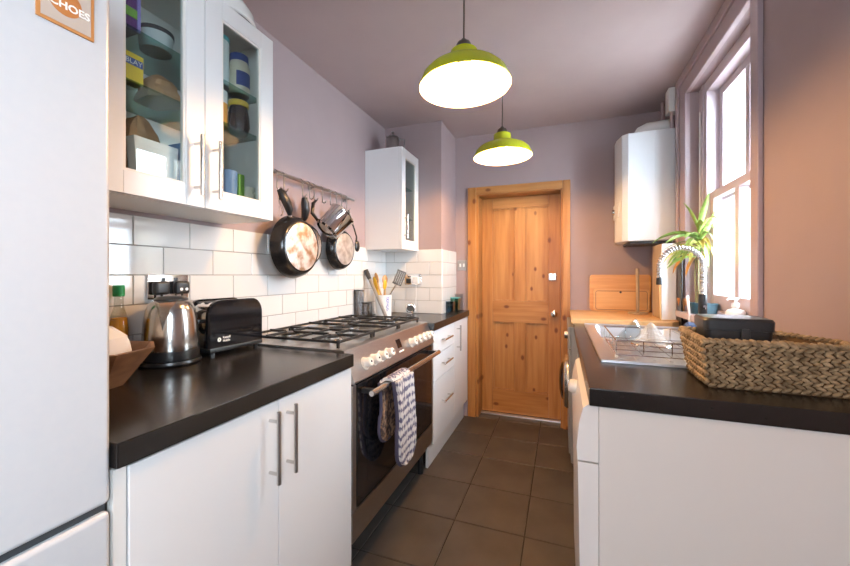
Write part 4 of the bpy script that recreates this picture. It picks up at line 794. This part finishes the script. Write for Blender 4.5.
# boards, towel pole on the wooden top
t = thing('chopping_board', 'large wooden chopping board against the back wall', 'chopping board', (.40, 3.08, .938)); MB().loft([[Vector((p.x, y, p.y)) for p in rr(.198, .606, .940, 1.212, .022, 0)] for y in (3.072, 3.096)]).build('board', 'board_wood', t)
t = thing('chopping_board', 'smaller grooved wooden board in front of the large chopping board', 'chopping board', (.40, 3.05, .938)); ring_ = lambda m_, y: [Vector((p.x, y, p.y)) for p in rr(.224+m_, .59-m_, .940+m_, 1.105-m_, .018, 0)]
MB().loft([ring_(0, 3.046), ring_(0, 3.066)]).build('board', 'board_wood_pale', t); gv = MB(); gp = [Vector((p.x, 3.0455, p.y)) for p in rr(.238, .576, .953, 1.091, .014, 0)]; gv.tube(gp, .0022, n=6, closed=True).build('groove', 'bowl_wood', t); MB().cyl((.405, 3.0445, 1.083), (.405, 3.047, 1.083), .008, n=16).build('hanging_hole', 'seal_dark', t)
t = thing('paper_towel_stand', 'wooden paper towel pole on a round base', 'towel stand', (.50, 2.93, .938)); MB().lathe([(0, 0), (.060, 0), (.062, .004), (.060, .012), (0, .014)], (.497, 2.94, .938), n=36).build('base', 'pole_wood', t); MB().tube([(.497, 2.94, .95), (.497, 2.94, 1.15), (.494, 2.94, 1.255)], .011, n=14).build('pole', 'pole_wood', t)
t = thing('wooden_brush', 'small wooden brush propped beside the pipe boxing', 'brush', (.555, 2.54, .94)); MB().tube([(.552, 2.545, .942), (.552, 2.56, 1.03), (.552, 2.567, 1.15)], [.006, .007, .008], n=8).build('handle', 'spoon_wood', t); MB().ell((.552, 2.57, 1.19), (.016, .012, .045), nu=12, nv=8).build('head', 'spoon_wood', t)
# boiler
t = thing('boiler', 'white wall mounted boiler in the far right corner', 'boiler', (.55, 2.9, 1.43)); pl = [(XR-.004, 2.725), (.408, 2.725), (.375, 2.755), (.352, 2.86), (.352, 2.94), (.375, 3.04), (.408, 3.068), (XR-.004, 3.068)]
MB().prism(pl, 1.432, 2.14, bev=.006).build('casing', 'boiler_white', t, angle=20); B(.56, .664, 2.722, 2.7255, 1.436, 2.136).build('side_panel', 'boiler_white', t, smooth=False)
MB().prism([(.36, 2.80), (.345, 2.86), (.345, 2.94), (.36, 3.0), (.372, 3.0), (.372, 2.80)], 1.60, 1.70, bev=.003).build('control_panel', 'fridge_silver', t); MB().lathe([(.02, 0), (.018, .014), (0, .016)], (.346, 2.9, 1.65), (-1, 0, 0), 18).build('dial', 'steel_satin', t)
B(.42, .66, 2.76, 3.03, 1.415, 1.434).build('underside_tray', 'seal_dark', t, smooth=False)
MB().tube([(.50, 2.90, 2.13), (.50, 2.90, 2.165), (.515, 2.895, 2.19), (.545, 2.88, 2.20), (XR, 2.86, 2.20)], .045, n=20).build('flue', 'pvc_white', t, angle=60)
for x in (.60, .625, .65): MB().tube([(x, 2.98, 1.42), (x, 2.98, 1.20), (x, 2.98, .945)], .0075, n=8).build('pipe', 'mauve_gloss', t)
t = thing('pipe_cover', 'white cover box and pipes at the ceiling above the boiler', 'pipe cover', (.66, 2.8, 2.25)); B(.632, XR-.001, 2.72, 2.80, 2.245, ZC-.004, bev=.004).build('box', 'pvc_white', t)
for (x, y) in ((.655, 2.75), (.65, 2.95)): MB().tube([(x, y, 2.14), (x, y, 2.30), (x, y, ZC-.004)], .010, n=10).build('pipe', 'mauve_gloss', t)
# window sill: plant, pots, soap
px, py = .692, 2.385; SZ = OZ0
t = thing('potted_plant', 'leafy green and yellow plant in a dark teal pot on the sill', 'plant', (px, py, SZ)); MB().lathe([(0, 0), (.034, 0), (.042, .055), (.042, .060), (.037, .060), (.033, .05), (0, .05)], (px, py, SZ), n=28).build('pot', 'pot_teal', t); MB().lathe([(0, .052), (.035, .050)], (px, py, SZ), n=20).build('soil', 'soil', t)
for (dx, dy, h) in ((0, 0, .40), (.008, -.02, .33), (-.012, .012, .30)): MB().tube([(px+dx*.5, py+dy*.5, SZ+.05), (px+dx, py+dy, SZ+.2), (px+dx*.6, py+dy, SZ+h)], [.005, .0045, .0035], n=8).build('stem', 'stem_green', t)
def leaf(base, d0, length, width, droop, mat, twist=0):
    base = Vector(base); d = Vector(d0).normalized(); pts = []; p = base.copy(); N = 10
    for i in range(N+1):
        pts.append((p.copy(), d.copy())); p = p+d*(length/N); d = (d+Vector((0, 0, -droop/N))).normalized()
    def fn(u, v):
        i = min(N, int(round(v*N))); q, dd_ = pts[i]; side = dd_.cross(Vector((0, 0, 1)))
        side = Vector((0, 1, 0)) if side.length < .05 else side.normalized()
        side = Matrix.Rotation(twist, 3, dd_) @ side; up = side.cross(dd_)
        wv_ = width*(math.sin(PI*min(1, (v*.92+.06)))**.8)*(1-.25*v); s_ = 2*u-1
        return q+side*(wv_*s_)+up*(abs(s_)*wv_*.35)
    return MB().grid(fn, 4, N, thick=.0008).build('leaf', mat, t, angle=80)
LVB = .05
LV = [((px, py, SZ+.40), (.1, -.42, 1), .21, .020, .25, 'leaf_green'), ((px, py, SZ+.40), (-.30, -.10, 1), .17, .018, .9, 'leaf_green'), ((px, py, SZ+.37), (-1, .15, .45), .23, .021, 1.3, 'leaf_green'), ((px, py, SZ+.36), (-.9, -.45, .30), .20, .020, 1.0, 'leaf_green'), ((px, py, SZ+.34), (.12, -1, .5), .24, .020, -.6, 'leaf_green'), ((px, py-.02, SZ+.33), (-.2, -1, .35), .20, .019, 1.3, 'leaf_yellow'),
      ((px, py-.02, SZ+.31), (.05, -1, .3), .26, .018, 1.9, 'leaf_yellow'), ((px, py-.02, SZ+.30), (-.5, -.8, .2), .18, .020, 1.6, 'leaf_yellow'), ((px, py, SZ+.31), (-1, -.1, .15), .20, .018, 1.5, 'leaf_yellow'), ((px-.012, py+.012, SZ+.30), (-1, .5, .4), .17, .018, 1.6, 'leaf_green'), ((px, py-.01, SZ+.35), (-.55, -.7, .7), .17, .020, 1.6, 'leaf_green'), ((px, py, SZ+.33), (-.35, .2, .8), .14, .018, 2.2, 'leaf_green'),
      ((px-.012, py+.012, SZ+.28), (-.8, .0, -.2), .16, .016, 1.8, 'dry_leaf'), ((px-.012, py, SZ+.26), (-.5, -.5, -.3), .14, .014, 1.6, 'dry_leaf'), ((px, py-.02, SZ+.27), (-.1, -.9, -.1), .17, .014, 2.2, 'leaf_yellow'), ((px, py, SZ+.39), (-.1, -.75, .8), .16, .018, 1.4, 'leaf_green')]
random.seed(5)
for k in range(16):      # the bushy middle of the plant
    an = random.uniform(PI*.85, PI*1.58); LV.append(((px, py-.01, SZ+random.uniform(.24, .37)), (math.cos(an), math.sin(an), random.uniform(.0, .7)), random.uniform(.13, .22), random.uniform(.014, .020), random.uniform(.9, 2.2), random.choice(['leaf_green', 'leaf_green', 'leaf_yellow'])))
for k in range(7):       # long leaves that droop along the panes
    LV.append(((px, py-.02, SZ+.26+.02*k), (-.12+.02*k, -1, .45+.06*k), .20+.012*k, .013, 2.4-.2*k, 'leaf_yellow' if k % 3 == 0 else 'leaf_green'))
for i, a in enumerate(LV): leaf((a[0][0], a[0][1], a[0][2]+LVB), *a[1:3], a[3]*.82, *a[4:], twist=(i % 3-1)*.5)
t = thing('terracotta_pot', 'small orange brown pot behind the tap on the sill', 'pot', (.675, 2.53, SZ)); MB().lathe([(0, 0), (.025, 0), (.034, .06), (.036, .06), (.036, .075), (.031, .075), (.028, .01), (0, .01)], (.672, 2.55, SZ), n=24).build('body', 'terracotta', t); MB().lathe([(0, .062), (.03, .06)], (.672, 2.55, SZ), n=20).build('soil', 'soil', t)
t = thing('blue_pot', 'pale blue empty pot beside the plant on the sill', 'pot', (.71, 2.27, SZ)); MB().lathe([(0, 0), (.028, 0), (.036, .058), (.033, .058), (.027, .006), (0, .006)], (.708, 2.275, SZ), n=28).build('body', 'pot_blue', t); MB().lathe([(.036, .055), (.038, .058), (.038, .064), (.033, .064)], (.708, 2.275, SZ), n=28).build('rim', 'pot_blue', t)
t = thing('soap_dispenser', 'white pump soap dispenser on the window sill', 'soap dispenser', (.70, 2.0, SZ)); sx_, sy_ = .712, 1.985; MB().lathe([(0, 0), (.034, 0), (.036, .004), (.036, .045), (.030, .056), (.012, .062), (.012, .07), (0, .07)], (sx_, sy_, SZ), n=28).build('bottle', 'soap_white', t); MB().cyl((sx_, sy_, SZ+.068), (sx_, sy_, SZ+.088), .015, n=18, bev=.002).build('collar', 'soap_white', t); MB().cyl((sx_, sy_, SZ+.088), (sx_, sy_, SZ+.104), .005, n=10).cyl((sx_, sy_, SZ+.102), (sx_, sy_, SZ+.110), .011, n=14).tube([(sx_, sy_, SZ+.107), (sx_-.03, sy_-.012, SZ+.106), (sx_-.035, sy_-.014, SZ+.10)], .0035, n=8).build('pump', 'soap_white', t)
t = thing('dish_brush', 'white handled dish brush standing behind the sink', 'brush', (.625, 2.26, WT)); MB().tube([(.632, 2.30, WT+.012), (.63, 2.31, WT+.10), (.625, 2.325, WT+.19)], [.006, .0055, .007], n=8).build('handle', 'pvc_white', t); MB().ell((.633, 2.30, WT+.028), (.014, .014, .022), nu=12, nv=6).build('head', 'pvc_white', t)
crumple('dish_cloth', 'dark blue dish cloth bunched behind the tap', (.60, 2.18, WT+.011), .035, .05, .055, 'blue_cloth', 12, cat='cloth', taper=.3)
